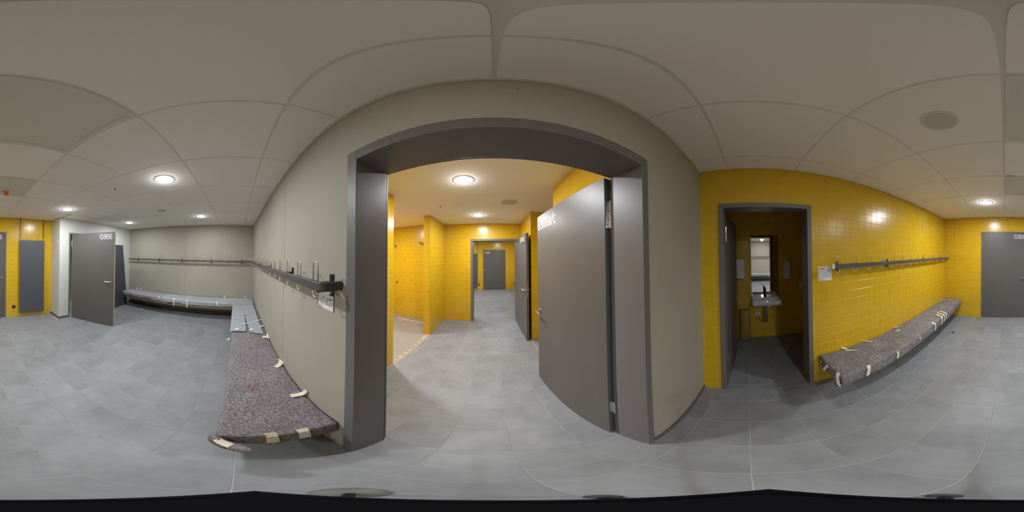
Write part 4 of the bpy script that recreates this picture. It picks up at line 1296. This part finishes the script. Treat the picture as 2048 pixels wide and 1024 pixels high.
# ================================================================== WASHROOM
mr = thing('mirror', 'tall frameless mirror on the yellow washroom wall above the basin', 'mirror', (XWC, -0.287, 0.87))
MB().box(XWC - 0.012, XWC - 0.006, -0.535, -0.040, 0.852, 1.952).build('glass', 'mirror', mr, bevel=0.001)
MB().box(XWC - 0.0055, XWC - 0.0046, -0.530, -0.045, 0.857, 1.947).build('backing', 'black_plastic', mr)

sk = thing('washbasin', 'white rectangular wall-hung washbasin with a black tap', 'washbasin', (XWC, -0.275, 0.77))
sx0, sx1, sy0, sy1, sz0, sz1 = 2.555, XWC - 0.005, -0.515, -0.048, 0.752, 0.848
mb = MB()
def rr(x0, x1, y0, y1, z, r, n=4):
    out = []
    for cxx, cyy, a0 in ((x1 - r, y1 - r, 0), (x0 + r, y1 - r, PI/2), (x0 + r, y0 + r, PI), (x1 - r, y0 + r, 1.5*PI)):
        for i in range(n+1):
            a = a0 + PI/2*i/n
            out.append((cxx + r*math.cos(a), cyy + r*math.sin(a), z))
    return out
mb.loft([rr(sx0 + 0.03, sx1, sy0 + 0.03, sy1 - 0.03, sz0, 0.02), rr(sx0 + 0.004, sx1, sy0 + 0.004, sy1 - 0.004, sz0 + 0.02, 0.015), rr(sx0, sx1, sy0, sy1, sz1 - 0.006, 0.015),
         rr(sx0 + 0.003, sx1, sy0 + 0.003, sy1 - 0.003, sz1, 0.013), rr(sx0 + 0.018, sx1 - 0.115, sy0 + 0.018, sy1 - 0.018, sz1, 0.02),
         rr(sx0 + 0.026, sx1 - 0.122, sy0 + 0.026, sy1 - 0.026, sz1 - 0.012, 0.02), rr(sx0 + 0.05, sx1 - 0.14, sy0 + 0.06, sy1 - 0.06, sz1 - 0.075, 0.03)])
mb.build('basin', 'ceramic', sk, smooth=True, auto=50)
MB().cyl((2.68, -0.275, sz1 - 0.0745), 0.022, 0.003, 'z', 18).build('drain_plug', 'chrome', sk)
tp = MB()
tp.cyl((2.855, -0.275, sz1), 0.021, 0.165, 'z', 18)
tp.tube([(2.855, -0.275, sz1 + 0.085), (2.80, -0.275, sz1 + 0.088), (2.73, -0.275, sz1 + 0.080)], 0.013, 12)
tp = tp.build('tap', 'black_metal', sk, smooth=True, auto=45)
MB().cyl((2.855, -0.300, sz1 + 0.075), 0.016, 0.030, 'y', 14).build('tap_lever', 'black_metal', tp, smooth=True, auto=45)
MB().tube([(2.855, -0.262, sz1 + 0.165), (2.84, -0.262, sz1 + 0.19)], 0.010, 10).build('tap_pin', 'black_metal', tp, smooth=True)
pp_ = MB()
pp_.tube([(2.66, -0.275, 0.755), (2.66, -0.275, 0.55), (2.66, -0.275, 0.46), (2.675, -0.275, 0.435), (2.70, -0.275, 0.43), (2.72, -0.275, 0.45), (2.725, -0.275, 0.52), (2.74, -0.275, 0.54), (2.912, -0.275, 0.545)], 0.017, 12)
pp_.cyl((2.66, -0.275, 0.52), 0.026, 0.05, 'z', 16)
pp_.build('trap_pipe', 'steel', sk, smooth=True, auto=45)
vl = MB(); vl.cyl((2.88, -0.345, 0.66), 0.018, 0.033, 'x', 14); vl.cyl((2.86, -0.345, 0.66), 0.010, 0.02, 'x', 10); vl.tube([(2.875, -0.345, 0.66), (2.86, -0.335, 0.74), (2.855, -0.30, 0.756)], 0.005, 8)
vl.build('angle_valve', 'chrome', sk, smooth=True, auto=45)
vl = MB(); vl.tube([(2.66, -0.27, 0.44), (2.72, -0.22, 0.42), (2.83, -0.17, 0.43), (2.905, -0.150, 0.47)], 0.005, 8)
vl.build('cable', 'copper', sk, smooth=True)

def wall_box(name, label, cat, x0, x1, y0, y1, z0, z1, m, front_m=None):
    t = thing(name, label, cat, (x1, (y0+y1)/2, z0))
    MB().box(x0, x1, y0, y1, z0, z1).build('housing', m, t, bevel=0.006, bseg=3)
    return t
t = wall_box('towel_dispenser', 'pale paper towel dispenser left of the washroom mirror, half behind the door', 'dispenser', XWC - 0.11, XWC - 0.005, 0.080, 0.330, 1.19, 1.53, 'white_plastic')
MB().box(XWC - 0.1115, XWC - 0.02, 0.10, 0.31, 1.186, 1.1905).build('paper_slot', 'ink', t)
t = wall_box('soap_dispenser', 'pale slim soap dispenser right of the washroom mirror', 'dispenser', XWC - 0.10, XWC - 0.005, -0.730, -0.615, 1.168, 1.480, 'white_plastic')
MB().cyl((XWC - 0.1015, -0.672, 1.44), 0.009, 0.002, 'x', 14).build('sight_glass', 'ink', t)
t = wall_box('wall_outlet', 'small white outlet plate under the washbasin', 'socket', XWC - 0.014, XWC - 0.005, -0.190, -0.105, 0.455, 0.545, 'white_plastic')
MB().cyl((XWC - 0.0155, -0.148, 0.5), 0.020, 0.002, 'x', 16).build('inset', 'speaker_white', t)
t = wall_box('flush_plate', 'pale toilet flush plate at the dark right edge of the washroom', 'flush plate', XWC - 0.016, XWC - 0.005, -1.16, -0.925, 0.935, 1.085, 'white_plastic')
MB().box(XWC - 0.018, XWC - 0.0155, -1.05, -0.96, 0.96, 1.06).build('push_button', 'speaker_white', t, bevel=0.002)
bn = thing('waste_bin', 'slim dull yellowish waste bin on the washroom floor left of the basin', 'bin', (2.84, 0.085, 0))
MB().loft([rr(2.77, 2.912, -0.005, 0.175, 0.012, 0.02), rr(2.77, 2.912, -0.005, 0.175, 0.585, 0.02)]).build('body', 'bin_metal', bn, smooth=True, auto=50)
MB().loft([rr(2.766, 2.913, -0.009, 0.179, 0.585, 0.02), rr(2.768, 2.913, -0.007, 0.177, 0.612, 0.02)]).build('lid', 'bin_metal', bn, smooth=True, auto=50)
MB().loft([rr(2.768, 2.913, -0.007, 0.177, 0.001, 0.02), rr(2.768, 2.913, -0.007, 0.177, 0.014, 0.02)]).build('foot_rim', 'black_plastic', bn)
tl = thing('toilet', 'white wall-hung toilet almost hidden behind the right door jamb', 'toilet', (XWC, -1.09, 0.2))
def ell(cx, a, b, z, n=24):
    out = []
    for i in range(n):
        t_ = 2*PI*i/n
        x = cx + a*math.cos(t_); y = -1.09 + b*math.sin(t_)
        out.append((min(x, XWC - 0.006), y, z))
    return out
MB().loft([ell(2.80, 0.14, 0.09, 0.13), ell(2.74, 0.22, 0.14, 0.22), ell(2.68, 0.28, 0.175, 0.33), ell(2.67, 0.29, 0.182, 0.395)]).build('bowl', 'ceramic', tl, smooth=True, auto=60)
MB().loft([ell(2.665, 0.292, 0.186, 0.396), ell(2.665, 0.294, 0.188, 0.408), ell(2.665, 0.285, 0.18, 0.425)]).build('seat_lid', 'white_plastic', tl, smooth=True, auto=60)

# ================================================================== CAMERA STAND UNDER THE VIEWPOINT
ts = thing('camera_stand', 'black camera stand with a pointed mount plate directly below the viewpoint', 'tripod', (0, 0, 0))
zc = CAM_H - 0.40
def vesica(a, b, z, n=20):
    """lens outline with pointed ends at +-a along x and half width b"""
    r = (a*a + b*b)/(2*b); th = math.asin(a/r)
    pts = []
    for i in range(n):
        t_ = -th + 2*th*i/n
        pts.append((r*math.sin(t_), r*math.cos(t_) - (r - b), z))
    for i in range(n):
        t_ = th - 2*th*i/n
        pts.append((r*math.sin(t_), -(r*math.cos(t_) - (r - b)), z))
    return pts
def turn(pts, dx=0.0, dy=0.0):
    c_, s_ = math.cos(R(-YAW)), math.sin(R(-YAW))
    return [(p[0]*c_ - p[1]*s_ + dx, p[0]*s_ + p[1]*c_ + dy, p[2]) for p in pts]
ddx, ddy = 0.0, 0.006
A_, B_ = 0.0545, 0.0295
MB().loft([turn(vesica(A_, B_, zc - 0.02), ddx, ddy), turn(vesica(A_, B_, zc), ddx, ddy), turn(vesica(A_*0.93, B_*0.88, zc + 0.002), ddx, ddy)]).build('mount_plate', 'matte_black', ts)
MB().loft([turn(vesica(A_*0.80, B_*0.72, zc + 0.002), ddx, ddy), turn(vesica(A_*0.78, B_*0.70, zc + 0.006), ddx, ddy)]).build('rubber_pad', 'matte_black', ts)
MB().cyl((0, 0, 0.16), 0.012, zc - 0.18, 'z', 16).build('column', 'black_metal', ts, smooth=True, auto=40)
MB().cyl((0, 0, 0.12), 0.020, 0.06, 'z', 16).build('leg_hub', 'black_metal', ts, smooth=True, auto=40)
for fx, fy, m_, r_ in ((0.084, 0.142, 'rubber', 0.019), (0.048, -0.120, 'rubber', 0.019), (-0.155, 0.150, 'gray_pad', 0.048)):
    MB().tube([(fx*0.1, fy*0.1, 0.15), (fx*0.6, fy*0.6, 0.06), (fx*0.95, fy*0.95, 0.016)], 0.007, 8).build('leg', 'black_metal', ts, smooth=True)
    MB().lathe((fx, fy, 0), [(r_, 0.001), (r_, 0.006), (r_*0.8, 0.012), (0.002, 0.016)], 24).build('foot_pad', m_, ts, smooth=True, auto=40)
